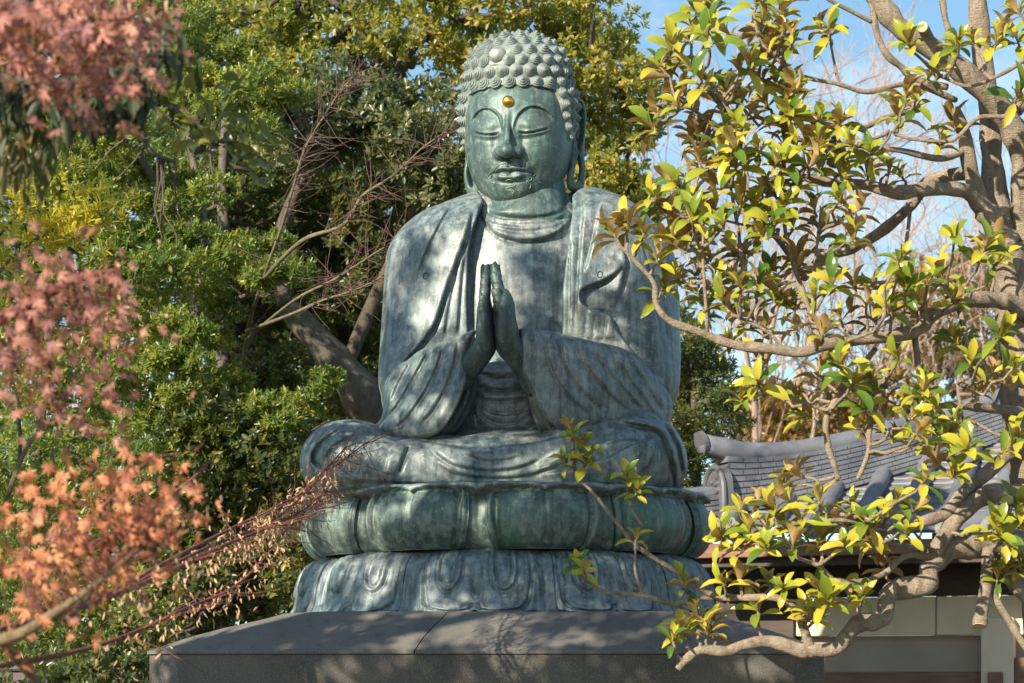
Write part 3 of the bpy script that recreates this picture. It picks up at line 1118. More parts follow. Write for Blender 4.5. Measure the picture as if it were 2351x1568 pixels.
# the petals' tips fold out into one scalloped rim
th = np.linspace(0, 2 * math.pi, 900, endpoint=False)
ph = np.abs(((np.degrees(th) - 20.5 + 9) % 18) - 9) / 9.0
cusp = np.exp(-ph / .16)
arch = ph ** 1.5
rim = [(.90, Z2 - .075, 0, 0, 0), (.958, Z2 - .045, 0, -.006, .004), (.985, Z2 - .020, .004, -.022, .012), (1.0, Z2 - .012, .016, -.030, .022), (1.003, Z2 - .002, .018, -.016, .022), (.995, Z2 + .010, .012, -.006, .014), (.90, Z2 + .012, 0, 0, 0)]
V = np.concatenate([ring_pt(th, k, z + c_z * cusp + .006 * arch, .016 + c_e * cusp + (e2 if False else 0) * ph) for k, z, e2, c_z, c_e in rim])
link('lotus_rim', np_mesh('lotus_rim', V, grid_faces(len(rim), 900, True)), BR_BASE, lotus)


def low_pet(U, S):
    # S: 0 at the bottom lip, 1 at the top; two lobes, each with a raised loop
    w = .97 + .03 * np.sin(S * math.pi)
    P_ = np.stack([U * .33, S * .52], -1)
    a = np.abs(U)
    h = .044 * (1 - a ** 3) - .020 * np.exp(-(a / .07) ** 2) * np.clip((.75 - S) / .4, 0, 1)
    h = h + .012 * np.exp(-((a - .93) / .04) ** 2) - .012 * np.exp(-((a - .84) / .045) ** 2)
    for sx in (-1, 1):
        cx = sx * .46 * .33
        loop = [(cx - .062, .52), (cx - .062, .28), (cx - .050, .225), (cx - .025, .195), (cx, .188), (cx + .025, .195), (cx + .050, .225), (cx + .062, .28), (cx + .062, .52)]
        d = polyd(loop, P_)
        h = h + .017 * np.exp(-(d / .008) ** 2) - .014 * np.exp(-((d - .017) / .008) ** 2)
        h = h + .012 * np.exp(-(((P_[..., 0] - cx) / .05) ** 2) - ((P_[..., 1] - .36) / .12) ** 2)
        lo = [(sx * .012, .10), (sx * .03, .052), (sx * .08, .032), (sx * .16, .034), (sx * .24, .06), (sx * .290, .13), (sx * .305, .25), (sx * .30, .48)]
        d = polyd(lo, P_)
        h = h - .022 * np.exp(-(d / .010) ** 2) + .008 * np.exp(-((d - .022) / .010) ** 2)
    return w, h


def low_lip(U, S):
    t = np.clip((.14 - S) / .14, 0, 1)
    a = np.abs(U)
    return .012 * t * np.exp(-(a / .05) ** 2) + .014 * t * np.clip((a - .8) / .2, 0, 1), .028 * t ** 2


def low_gap(U, S):
    h = -.010 + .014 * np.exp(-((np.abs(U) - .5) / .16) ** 2) - .012 * np.exp(-(U / .12) ** 2)
    return 1.0 + 0 * U, h


for k in range(10):
    c = R(2.5 + 36 * k)
    petal('double_petal', pl_, c, R(15.6), low_pet, BR_BASE, low_lip, n=110, m=70, s1=.96)
    petal('back_petal', pl_, c + R(18), R(4.2), low_gap, BR_BASE, lambda U, S: (0 * U, .05 * np.clip((.14 - S) / .14, 0, 1) ** 2), n=24, s1=.96)

# ------------------------------------------------------------------ the stone plinth
def stone_mat(name, c1, c2, c3, bumpk=.5):
    m = M(name)
    v = m.coord()
    a = m.noise(v, 1.6, 6, .65)
    sp = m.noise(v, 125, 3, .6)
    c = m.mix(m.ramp(a, [(.35, 0.0), (.68, 1.0)]), c1, c2)
    c = m.mix(m.ramp(sp, [(.55, 0.0), (.70, .6)]), c, c3)
    st = m.noise(m.coord((7, 7, .6)), 1.6, 6, .65)
    c = m.mix(m.ramp(st, [(.55, 0.0), (.72, .55)]), c, (.05, .05, .05))
    gr = m.noise(m.coord((2, 2, .9)), 2.7, 6, .7)
    c = m.mix(m.ramp(gr, [(.62, 0.0), (.74, .5)]), c, (.045, .06, .03))
    m.set(Base_Color=c, Roughness=.85)
    m.bump(m.math('ADD', sp, m.math('MULTIPLY', a, .8)), bumpk * .5, .010)
    return m.m


ST = stone_mat('granite', (.072, .069, .064), (.118, .112, .104), (.36, .33, .28), .7)
STC = stone_mat('granite_cap', (.108, .105, .100), (.158, .152, .144), (.24, .23, .21), .25)
plinth = thing('stone_plinth', 'broad grey granite plinth with sloping cap under the bronze lotus', 'plinth', (-.15, 0, 0))
YF = -1.78
xl, xr = at(404, 0, YF)[0], at(1830, 0, YF)[0]
zt = at(0, 1491, YF)[2]
ch = .20
YB = 2.0


def octo(x0, x1, y0, y1, c):
    return [(x0, y0), (x1, y0), (x1 + c, y0 + c), (x1 + c, y1 - c), (x1, y1), (x0, y1), (x0 - c, y1 - c), (x0 - c, y0 + c)]


def loft(rings, name, mat, parent, smooth=False):
    V, Fq = [], []
    n = len(rings[0][0])
    for pts, z in rings:
        V += [(x, y, z) for x, y in pts]
    for i in range(len(rings) - 1):
        for k in range(n):
            Fq.append((i * n + k, i * n + (k + 1) % n, (i + 1) * n + (k + 1) % n, (i + 1) * n + k))
    Fq.append(tuple(range(n - 1, -1, -1)))
    Fq.append(tuple((len(rings) - 1) * n + k for k in range(n)))
    mb = MB()
    mb.add(V, Fq)
    return mb.build(name, mat, parent, smooth)


ins = lambda d, z: (octo(xl + d, xr - d, YF + d, YB - d, ch * (1 - .3 * min(1, d))), z)
loft([ins(.012, 0), ins(.012, zt - .03), ins(.02, zt - .024)], 'plinth_block', ST, plinth)
# cap in three stones with open joints
xs = [xl - ch - .01, at(951, 0, YF)[0], xr + ch + .01]
tz = 2.083
curve = [(0, zt - .024), (0, zt - .006), (.012, zt), (.12, zt + .075), (.24, zt + .14), (.34, zt + .185), (.42, tz - .008), (.46, tz)]
for k in range(2):
    rings = []
    for d, z in curve:
        pts = octo(xl + d * 1.8, xr - d * 1.5, YF + d, YB - d, ch)
        x0, x1 = xs[k] + (.003 if k else 0), xs[k + 1] - (.003 if k < 1 else 0)
        lean = d * (.25 if k == 0 else -.25)
        if k == 0: q = [(x1 + d * .42, YF + d), (x1 + d * .42, YB - d)] + [pts[5], pts[6], pts[7], pts[0]]
        elif k == 1: q = [(x0 + d * .42, YF + d), pts[1], pts[2], pts[3], pts[4], (x0 + d * .42, YB - d)]
        else: q = [(x0 + .006 + d * .42, YF + d), (x1, YF + d), (x1, YB - d), (x0 + .006 + d * .42, YB - d)]
        rings.append((q, z))
    loft(rings, 'cap_stone', STC, plinth)


# leaf clumps set sunward of chosen bronze and stone points, shaping the dapples
bpy.context.view_layer.update()
_dg = bpy.context.evaluated_depsgraph_get()


def on_bronze(px, py):
    o = Vector(cam.location)
    d = (Vector(at(px, py, 0)) - o).normalized()
    ok, p, *_ = scene.ray_cast(_dg, o, d)
    return np.array(p) if ok and p[1] < 2 else at(px, py, -.5)


def in_poly(p, poly):
    x, y = p[:, 0], p[:, 1]
    ins = np.zeros(len(p), bool)
    q = np.asarray(poly, float)
    for a, b in zip(q, np.roll(q, -1, 0)):
        if a[1] == b[1]: continue
        c = ((a[1] <= y) & (y < b[1])) | ((b[1] <= y) & (y < a[1]))
        ins ^= c & (x < a[0] + (y - a[1]) / (b[1] - a[1]) * (b[0] - a[0]))
    return ins


lit = [(1075, 800, 46, 66), (790, 1000, 75, 30), (940, 1055, 85, 42), (1170, 1032, 75, 28), (1260, 1060, 60, 16), (1060, 1085, 80, 16), (770, 1190, 26, 60), (850, 1190, 36, 50), (960, 1165, 34, 34), (1090, 1190, 40, 50), (745, 1290, 40, 34), (935, 1300, 40, 32), (1185, 1345, 30, 24), (1085, 1445, 90, 40), (915, 1475, 40, 20),
       (720, 1535, 60, 40), (1200, 1535, 60, 36), (1790, 1540, 60, 30), (1050, 660, 30, 90), (1340, 700, 60, 60), (560, 1450, 60, 20)]
reg = [(850, 690), (1010, 760), (1090, 745), (1190, 730), (1330, 745), (1440, 690), (1560, 660), (1640, 900), (1700, 1200), (1980, 1480), (1980, 1640), (300, 1640), (340, 1480), (620, 1380), (640, 1010), (800, 940)]
cc = []
lo_, hi_ = np.array([300, 640]), np.array([1980, 1640])
g_ = np.random.default_rng(5)
for q in g_.uniform(lo_, hi_, (1500, 2)):
    if not in_poly(q[None], reg)[0]: continue
    if any(((q[0] - a) / (w * 1.25 + 10)) ** 2 + ((q[1] - b) / (h * 1.25 + 10)) ** 2 < 1 for a, b, w, h in lit): continue
    cc.append(on_bronze(q[0], q[1]) + SUN * g_.uniform(5.5, 8.0))
for a, b in ((965, 590), (950, 625), (985, 570), (930, 650), (1235, 610), (1260, 640), (1250, 590), (920, 700), (1410, 720), (1270, 690), (975, 605)):
    for k in range(2): cc.append(on_bronze(a, b) + SUN * g_.uniform(7.5, 9.5) + g_.normal(0, .06, 3))
shade_at = np.array(cc)
# ------------------------------------------------------------------ ground and foliage tools
gm = M('earth')
gm.set(Base_Color=gm.mix(gm.ramp(gm.noise(gm.coord(), 1.2, 6, .6), [(.4, 0.0), (.6, 1.0)]), (.10, .08, .06), (.16, .13, .09)), Roughness=.95)
mb = MB()
mb.add([(-300, -60, 0), (300, -60, 0), (300, 400, 0), (-300, 400, 0)], [(0, 1, 2, 3)])
tag(mb.build('ground', gm.m), kind='structure')


def unit(a):
    return a / (np.linalg.norm(a, axis=-1, keepdims=True) + 1e-9)


LEAF6 = (np.array([(0, 0, 0), (.33, -.5, .07), (.70, -.40, .03), (1, 0, -.10), (.70, .40, .03), (.33, .5, .07)]), np.array([(0, 1, 2, 3), (0, 3, 4, 5)]))
_n = 6
_b = [(t, s * w, .22 * (abs(s)) * w + .10 * math.sin(t * 3.0) - .16 * t * t) for t, w in ((0, .10), (.18, .40), (.42, .86), (.66, 1.0), (.86, .74), (1.0, .08)) for s in (-.5, 0, .5)]
LEAFBIG = (np.array(_b), np.array([(i * 3 + j, i * 3 + j + 1, i * 3 + j + 4, i * 3 + j + 3) for i in range(5) for j in range(2)])[:, ::-1])
# palmate leaf: fan of seven pointed lobes, drooping and curled
_a, _f = [(0, 0, 0)], []
for k in range(7):
    th = R(-135 + 45 * k)
    ln = (.55, .8, .95, 1.0, .95, .8, .55)[k]
    for dt, rr in ((-20, .42), (-11, .74), (0, 1.0), (11, .74), (20, .42)):
        q = th + R(dt)
        _a.append((rr * ln * math.cos(q), rr * ln * math.sin(q), -.45 * (rr * ln) ** 2))
for k in range(7):
    b = 1 + 5 * k
    _f += [(0, b, b + 1, b + 2), (0, b + 2, b + 3, b + 4)]
MAPLE = (np.array(_a), np.array(_f))


def leaves(base, pos, d, nrm, L, W, bend=None):
    bv, bf = base
    d = unit(d)
    nrm = unit(nrm - d * np.sum(nrm * d, -1, keepdims=True))
    sd = np.cross(nrm, d)
    L, W = np.broadcast_to(L, (len(pos),)), np.broadcast_to(W, (len(pos),))
    V = (pos[:, None, :] + d[:, None, :] * (bv[None, :, 0:1] * L[:, None, None]) + sd[:, None, :] * (bv[None, :, 1:2] * W[:, None, None]) + nrm[:, None, :] * (bv[None, :, 2:3] * L[:, None, None]))
    if bend is not None:
        V = V + nrm[:, None, :] * (np.broadcast_to(bend, (len(pos),))[:, None, None] * L[:, None, None] * bv[None, :, 0:1] ** 2)
    Fq = bf[None] + (np.arange(len(pos)) * len(bv))[:, None, None]
    return V.reshape(-1, 3), Fq.reshape(-1, bf.shape[1])


def rosettes(pos, axis, k, L, W, base=LEAF6, tilt=(25, 80), along=.5, bend=None):
    """whorls of leaves about shoot tips"""
    n = len(pos)
    axis = unit(axis)
    ref = np.where(np.abs(axis[:, 2:3]) > .9, np.array([[1.0, 0, 0]]), np.array([[0, 0, 1.0]]))
    u = unit(np.cross(axis, ref))
    w = np.cross(axis, u)
    i = np.repeat(np.arange(n), k)
    j = np.tile(np.arange(k), n)
    a = j * 2.39996 + rng.uniform(0, .7, n * k) + rng.uniform(0, 6.28, n)[i]
    tl = R(tilt[0]) + (R(tilt[1]) - R(tilt[0])) * (1 - j / max(k - 1, 1)) + rng.normal(0, .16, n * k)
    rad = np.cos(a)[:, None] * u[i] + np.sin(a)[:, None] * w[i]
    d = np.cos(tl)[:, None] * axis[i] + np.sin(tl)[:, None] * rad
    nn = np.sin(tl)[:, None] * axis[i] - np.cos(tl)[:, None] * rad + rng.normal(0, .15, (n * k, 3))
    s = rng.uniform(.7, 1.15, n * k)
    p = pos[i] - axis[i] * (along * (1 - j / max(k - 1, 1)) * L)[:, None]
    b = None if bend is None else rng.uniform(bend[0], bend[1], n * k)
    return leaves(base, p, d, nn, L * s, W * s * rng.uniform(.85, 1.15, n * k), b)


def fill(poly, y0, y1, n, sep=.6, r=None):
    """n clump centres spread through the part of the place seen in an outline, between two depths"""
    q = np.asarray(poly, float)
    lo, hi = q.min(0), q.max(0)
    out_, px = [], []
    tries = 0
    md = math.sqrt((hi[0] - lo[0]) * (hi[1] - lo[1]) / n) * sep
    while len(out_) < n and tries < 60:
        c = rng.uniform(lo, hi, (n * 3, 2))
        c = c[in_poly(c, q)]
        for a in c:
            if px and np.min(np.hypot(*(np.array(px) - a).T)) < md: continue
            px.append(a)
            out_.append(at(a[0], a[1], rng.uniform(y0, y1)))
            if len(out_) >= n: break
        tries += 1
        md *= .93
    return np.array(out_)


def shoots(cent, rad, m, flat=.75, up=.45, cull=.45):
    """shoot tips over the outside of each clump, pointing out and up"""
    rad = np.broadcast_to(rad, (len(cent),))
    i = np.repeat(np.arange(len(cent)), m)
    v = unit(rng.normal(0, 1, (len(i), 3)))
    keep = v[:, 1] < cull
    i, v = i[keep], v[keep]
    r = rng.uniform(.45, 1.08, len(i)) ** .7
    p = cent[i] + v * (rad[i] * r)[:, None] * np.array([1, 1, flat])
    ax = unit(v + np.array([0, -.1, up]) + rng.normal(0, .25, v.shape))
    return p, ax


def join(parts):
    V, Fs, o = [], [], 0
    for v, f in parts:
        V.append(v)
        Fs.append(f + o)
        o += len(v)
    return np.concatenate(V), np.concatenate(Fs)


def limb(name, pts, r0, r1, mat, parent, px=True, n=8, wob=.0, per=6):
    """a tapering limb through points read off the photo (px, py, depth); radii in photo pixels at its depth"""
    P_ = np.array([at(*p) for p in pts]) if px else np.array(pts, float)
    c = catmull(P_, per)
    m = len(c)
    t = np.linspace(0, 1, m)
    rr = r0 + (r1 - r0) * t
    if px: rr = rr * (DIST + c[:, 1]) / FPX
    if wob: rr = rr * (1 + wob * np.interp(np.arange(m), np.arange(0, m + 3, 2.0), rng.normal(0, 1, len(np.arange(0, m + 3, 2.0)))))
    mb = MB()
    mb.tube(c, rr, n)
    o = mb.build(name, mat, parent, True)
    return o, c


def twigs(name, trunk_pts, cents, r, mat, parent, wob=.12, n=5):
    """thin wood from the nearest point of the main limbs to every clump"""
    tp = np.concatenate(trunk_pts)
    V, Fq, o = [], [], 0
    for c in cents:
        d = np.linalg.norm((tp - c) * np.array([1, 1, .8]) + np.array([0, 0, 0]), axis=1)
        a = tp[np.argmin(d)]
        L = np.linalg.norm(c - a)
        if L < .05: continue
        k = 6
        t = np.linspace(0, 1, k)[:, None]
        q = a * (1 - t) + c * t + np.array([0, 0, -.12 * L]) * np.sin(t * math.pi) + rng.normal(0, wob * L * .25, (k, 3)) * np.sin(t * math.pi)
        v, f = tube_np(q, np.linspace(r, r * .3, k), n, False)
        V.append(v)
        Fq.append(np.array(f) + o)
        o += len(v)
    return link(name, np_mesh(name, np.concatenate(V), np.concatenate(Fq)), mat, parent)


def crown(name, cent, rad, m, k, L, W, mat, parent, **kw):
    tl = kw.pop('tilt', (25, 80))
    p, ax = shoots(cent, rad, m, **kw)
    v, f = rosettes(p, ax, k, L, W, tilt=tl)
    return link(name, np_mesh(name, v, f), mat, parent)


BARK_D = bark_mat('dark_bark', (.045, .035, .028), (.12, .10, .08), 9)
BARK_G = bark_mat('grey_bark', (.085, .078, .065), (.20, .18, .15), 16, (.13, .14, .09))
LF_GOLD = leaf_mat('sungilt_evergreen_leaf', [(0, (.03, .055, .015)), (.36, (.09, .125, .025)), (.6, (.20, .19, .04)), (.84, (.38, .27, .06)), (1, (.50, .37, .15))], gloss=.38, trans=.30, scale=.7)  # gold and dark stops put sunlight and crown shadow into the leaf colour
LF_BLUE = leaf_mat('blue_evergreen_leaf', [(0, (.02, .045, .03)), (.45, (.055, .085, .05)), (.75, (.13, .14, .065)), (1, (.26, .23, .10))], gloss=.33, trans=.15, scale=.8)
LF_DARK = leaf_mat('dark_evergreen_leaf', [(0, (.012, .028, .016)), (.45, (.03, .055, .026)), (.72, (.075, .09, .025)), (1, (.30, .23, .045))], gloss=.36, trans=.22, scale=.8)
LF_HOLLY = leaf_mat('bright_shrub_leaf', [(0, (.02, .06, .02)), (.35, (.052, .11, .03)), (.62, (.12, .155, .035)), (.86, (.26, .265, .045)), (1, (.45, .38, .05))], gloss=.35, trans=.30, scale=1.3)  # yellow stops paint sunlit tips into the green leaf colour
LF_YEL = leaf_mat('yellow_shrub_leaf', [(0, (.16, .19, .03)), (.4, (.36, .30, .03)), (1, (.55, .40, .04))], gloss=.4, trans=.4, scale=2)

# ------------------------------------------------------------------ the trees behind the statue
# tall evergreen with sun-gilded crown
t = thing('evergreen_tree', 'tall evergreen with gilded sunlit crown rising right behind the statue head', 'tree', at(1000, 1590, 6.6).tolist(), group='trees behind the statue')
tr = []
for P_, a, b in (([(1040, 1590, 6.8), (1030, 900, 6.8), (1010, 560, 6.8), (1000, 430, 6.7)], 34, 22),):
    o, c = limb('trunk', P_, a, b, BARK_D, t)
    tr.append(c)
for P_, a, b in (([(1000, 430, 6.7), (985, 330, 6.6), (930, 250, 6.4), (890, 200, 6.2), (840, 160, 6.0), (790, 120, 6)], 20, 8), ([(905, 215, 6.3), (930, 130, 6.2), (975, 80, 6.1), (1000, 30, 6), (1010, -60, 6)], 15, 9),
                 ([(1000, 430, 6.7), (1100, 330, 6.6), (1250, 250, 6.4), (1380, 180, 6.2)], 18, 6), ([(1100, 340, 6.6), (1260, 400, 6.6), (1420, 420, 6.4)], 14, 5),
                 ([(880, 190, 6.1), (820, 60, 6.1), (760, 0, 6), (700, -60, 6)], 12, 6), ([(1250, 250, 6.4), (1290, 100, 6.5), (1300, -50, 6.5)], 12, 6)):
    o, c = limb('limb', P_, a, b, BARK_D, t)
    tr.append(c)
reg = [(500, -90), (480, 40), (540, 120), (640, 165), (720, 160), (790, 105), (850, 165), (900, 175), (965, 170), (1000, 150), (1060, 240), (1090, 420), (1380, 440), (1470, 430), (1430, 375), (1470, 315), (1500, 250), (1478, 175), (1420, 95), (1378, 40), (1345, -90)]
c1 = fill(reg, 5.3, 7.4, 105)
c1 = np.concatenate([c1, np.array([at(*q) for q in ((1415, 110, 6), (1440, 170, 5.8), (1470, 230, 6), (1485, 265, 6.1), (1400, 60, 6.3), (1455, 300, 6), (1400, 400, 6), (1450, 440, 6), (1475, 475, 6), (1420, 455, 6.2))])])
twigs('twigs', tr, c1, .035, BARK_D, t)
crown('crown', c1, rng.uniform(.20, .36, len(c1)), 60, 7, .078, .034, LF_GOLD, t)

# blue-green evergreen in front of it
t = thing('evergreen_tree', 'blue green evergreen with dull leaves left of the statue head, below the gilded crown', 'tree', at(760, 1590, 5.4).tolist(), group='trees behind the statue')
tr = []
for nm, P_, a, b in (('trunk', [(900, 1590, 6.2), (880, 1020, 6.2), (845, 930, 6.0), (790, 850, 5.8), (720, 770, 5.7), (655, 700, 5.6)], 62, 24), ('limb', [(655, 700, 5.6), (640, 560, 5.6), (690, 420, 5.5), (760, 320, 5.3)], 20, 8),
                     ('limb', [(790, 850, 5.8), (880, 640, 5.8), (960, 480, 5.6), (1000, 380, 5.4)], 18, 7), ('limb', [(870, 980, 6.1), (960, 900, 6.0), (1040, 760, 6)], 26, 10),
                     ('limb', [(1015, 425, 5.2), (965, 390, 5.2), (930, 350, 5.2), (880, 330, 5.2)], 16, 7)):
    o, c = limb(nm, P_, a, b, BARK_G if nm == 'trunk' else BARK_D, t, wob=.05)
    tr.append(c)
reg = [(660, 190), (760, 165), (880, 215), (1000, 200), (1050, 300), (1085, 440), (1010, 470), (960, 390), (840, 360), (740, 385), (640, 340), (600, 250)]
c1 = fill(reg, 4.4, 5.8, 42)
twigs('twigs', tr, c1, .03, BARK_D, t)
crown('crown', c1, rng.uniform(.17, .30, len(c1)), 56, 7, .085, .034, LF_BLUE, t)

# dark evergreen understorey, one rounded tree each side of the slanting trunk
for lab, reg, nn, tk in (('dark evergreen with dappled leaves low behind the statue shoulder, round the slanting grey trunk', [(690, 380), (900, 390), (1010, 470), (1060, 430), (960, 520), (900, 640), (890, 860), (870, 940), (780, 820), (680, 720), (640, 560)], 70, [(830, 1590, 7.6), (830, 1000, 7.6), (800, 700, 7.5), (820, 500, 7.4)]),
                         ('dark evergreen with upright brown trunk between the bright shrub and the bronze shoulder', [(420, 330), (560, 290), (660, 360), (650, 600), (660, 720), (740, 840), (840, 960), (700, 1000), (520, 900), (430, 620)], 70, [(520, 1590, 6.4), (512, 800, 6.3), (515, 560, 6.2), (510, 420, 6.1), (520, 270, 6.0)]),
                         ('lowest dark evergreen, its blue leaves filling the corner left of the bronze pedestal', [(400, 960), (560, 930), (720, 1020), (700, 1110), (700, 1250), (668, 1400), (560, 1405), (420, 1480), (300, 1540), (330, 1180)], 80, [(470, 1640, 3.6), (500, 1400, 3.5), (540, 1180, 3.3), (560, 1040, 3.2)])):
    low = nn == 80
    t = thing('evergreen_tree', lab, 'tree', at(tk[0][0], 1590, tk[0][2]).tolist(), group='trees behind the statue')
    o, c = limb('trunk', tk, 20, 10, BARK_G, t, wob=.06)
    y0, y1 = (2.6, 4.2) if low else ((6.6, 8.4) if tk[0][0] > 600 else (6.2, 8.0))
    c1 = fill(reg, y0, y1, nn)
    if low: c1 = np.concatenate([c1, np.array([at(a, b, rng.uniform(.6, 1.4)) for a, b in ((230, 1505), (300, 1480), (335, 1530), (265, 1545), (180, 1545), (120, 1530), (325, 1440), (210, 1570), (290, 1570), (60, 1560))])])
    twigs('twigs', [c], c1, .028, BARK_D, t)
    crown('crown', c1, rng.uniform(.20, .36, len(c1)), 56, 7, .08 if not low else .07, .032, LF_DARK, t)

# wood behind everything on the left
reg = [(-150, -150), (500, -150), (560, 150), (640, 240), (800, 330), (1000, 380), (1480, 470), (1530, 760), (1560, 1150), (1560, 1400), (-150, 1560)]
c1 = fill(reg, 10.0, 14.5, 330)
p, ax = shoots(c1, rng.uniform(.65, .95, len(c1)), 44, cull=.2)
v, f = rosettes(p, ax, 6, .17, .075)
tag(link('background_woods', np_mesh('background_woods', v, f), LF_DARK), 'dark evergreen wood closing the view behind the garden trees', 'woods', kind='stuff')

# bright green shrub at the left, in tiers
t = thing('broadleaf_shrub', 'large bright green shrub with tiered sprays left of the statue', 'shrub', at(330, 1590, 3.4).tolist())
tr = []
for nm, P_, a, b in (('trunk', [(400, 1640, 3.6), (420, 1250, 3.5), (400, 950, 3.4), (440, 760, 3.4), (470, 560, 3.4), (440, 350, 3.5), (410, 180, 3.5)], 20, 6), ('limb', [(470, 560, 3.4), (360, 420, 3.2), (300, 300, 3.2), (330, 200, 3.3)], 11, 5), ('limb', [(440, 350, 3.5), (520, 320, 3.3), (600, 260, 3.1)], 9, 4),
                     ('limb', [(365, 235, 2.6), (440, 265, 2.6), (470, 300, 2.7), (500, 330, 2.8)], 10, 5), ('limb', [(315, 290, 2.5), (340, 340, 2.5), (372, 362, 2.6), (400, 370, 2.8)], 6, 5),
                     ('limb', [(440, 760, 3.4), (540, 690, 3.1), (640, 640, 2.9)], 8, 3), ('limb', [(400, 950, 3.4), (520, 960, 3.0), (660, 960, 2.7)], 9, 3), ('limb', [(420, 620, 3.4), (320, 560, 3.2), (220, 470, 3.1)], 8, 3)):
    o, c = limb(nm, P_, a, b, BARK_G, t)
    tr.append(c)
sp = [(430, 60), (500, 90), (400, 140), (560, 130), (470, 180), (540, 195), (605, 170), (350, 200), (300, 270), (420, 280), (490, 240), (565, 230), (390, 20), (460, 10), (120, 260), (200, 300), (250, 330), (170, 370), (260, 390), (330, 380), (400, 420), (330, 460), (420, 480), (250, 430), (210, 250), (440, 540), (500, 600), (560, 560), (640, 555), (655, 610), (430, 620), (380, 590), (310, 610), (550, 640), (480, 660), (600, 650), (260, 720), (330, 700), (400, 740), (300, 780), (380, 800), (460, 760), (500, 720),
      (420, 900), (500, 895), (560, 950), (470, 960), (620, 925), (680, 945), (715, 975), (400, 980), (650, 990), (340, 870), (450, 840), (80, 330), (120, 420), (180, 470), (530, 870), (600, 980), (100, 300), (60, 380), (340, 540), (270, 560), (680, 630), (590, 200)]
sp += [(a + rng.normal(15, 45), b + rng.normal(0, 40)) for a, b in sp if rng.uniform() < .55]
c1 = np.array([at(a + rng.normal(0, 8), b + rng.normal(0, 8), rng.uniform(2.3, 3.6)) for a, b in sp])
twigs('twigs', tr, c1, .010, BARK_D, t)
crown('crown', c1, rng.uniform(.13, .23, len(c1)), 72, 8, .062, .022, LF_HOLLY, t, flat=.6, up=.8)

# fill between and under the maple sprays
t = thing('broadleaf_shrub', 'mid green shrub half hidden behind the red maple leaves at the left edge', 'shrub', at(60, 1590, 4).tolist())
o, c = limb('trunk', [(60, 1640, 4.4), (70, 1200, 4.4), (110, 800, 4.3), (120, 500, 4.3)], 18, 6, BARK_G, t)
c1 = np.concatenate([fill([(-60, 230), (330, 230), (420, 560), (420, 980), (-60, 1000)], 3.6, 5.2, 55), fill([(-60, 1000), (420, 960), (420, 1480), (340, 1600), (-60, 1600)], 2.4, 5, 95)])
twigs('twigs', [c], c1, .010, BARK_D, t)
crown('crown', c1, rng.uniform(.20, .32, len(c1)), 46, 7, .07, .026, LF_HOLLY, t, up=.6)

t = thing('yellow_shrub', 'small shrub with bright yellow leaf sprays at the left edge above the red maple', 'shrub', at(60, 1590, -2).tolist())
tr = []
for P_ in ([(-60, 700, -2.2), (20, 600, -2.3), (90, 545, -2.4), (170, 530, -2.5), (215, 510, -2.5), (262, 470, -2.5)], [(-60, 640, -2.2), (0, 540, -2.3), (50, 480, -2.4), (60, 430, -2.4)], [(90, 545, -2.4), (130, 520, -2.4), (190, 480, -2.5), (215, 455, -2.5)]):
    o, c = limb('stem', P_, 4, 1.6, BARK_G, t, n=6)
    tr.append(c)
q = np.concatenate(tr)[6:]
p = q[rng.integers(0, len(q), 150)] + rng.normal(0, .055, (150, 3))
p = np.concatenate([p, np.array([at(a, b, -2.4 + rng.normal(0, .1)) for a, b in ((40, 490), (90, 500), (140, 520), (205, 485), (262, 470), (210, 530), (60, 440), (170, 500), (30, 520), (20, 440), (245, 510), (120, 490))])])
v, f = rosettes(p, unit(rng.normal(0, .4, (len(p), 3)) + np.array([.35, -.1, .8])), 7, .062, .022)
link('foliage', np_mesh('foliage', v, f), LF_YEL, t)

# dark bush beyond the statue's shoulder on the right
t = thing('evergreen_bush', 'dark feathery evergreen bush between the bronze sleeve and the tiled roof end', 'bush', at(1600, 1590, 5).tolist())
o, c = limb('trunk', [(1600, 1640, 5.5), (1600, 1100, 5.5), (1590, 850, 5.4)], 16, 6, BARK_D, t)
c1 = fill([(1500, 740), (1590, 740), (1655, 830), (1690, 930), (1685, 1000), (1600, 1010), (1590, 1110), (1500, 1120)], 5.0, 6.2, 34)
twigs('twigs', [c], c1, .02, BARK_D, t)
crown('crown', c1, rng.uniform(.16, .28, len(c1)), 90, 8, .055, .016, LF_DARK, t)

# ------------------------------------------------------------------ bare trees and far crowns on the right
BARK_P = bark_mat('bare_twig_bark', (.32, .23, .18), (.50, .38, .31), 8)
LF_RUST = leaf_mat('rusty_leaf', [(0, (.10, .06, .03)), (.5, (.22, .11, .045)), (1, (.36, .20, .09))], gloss=.6, trans=.3, scale=.4)


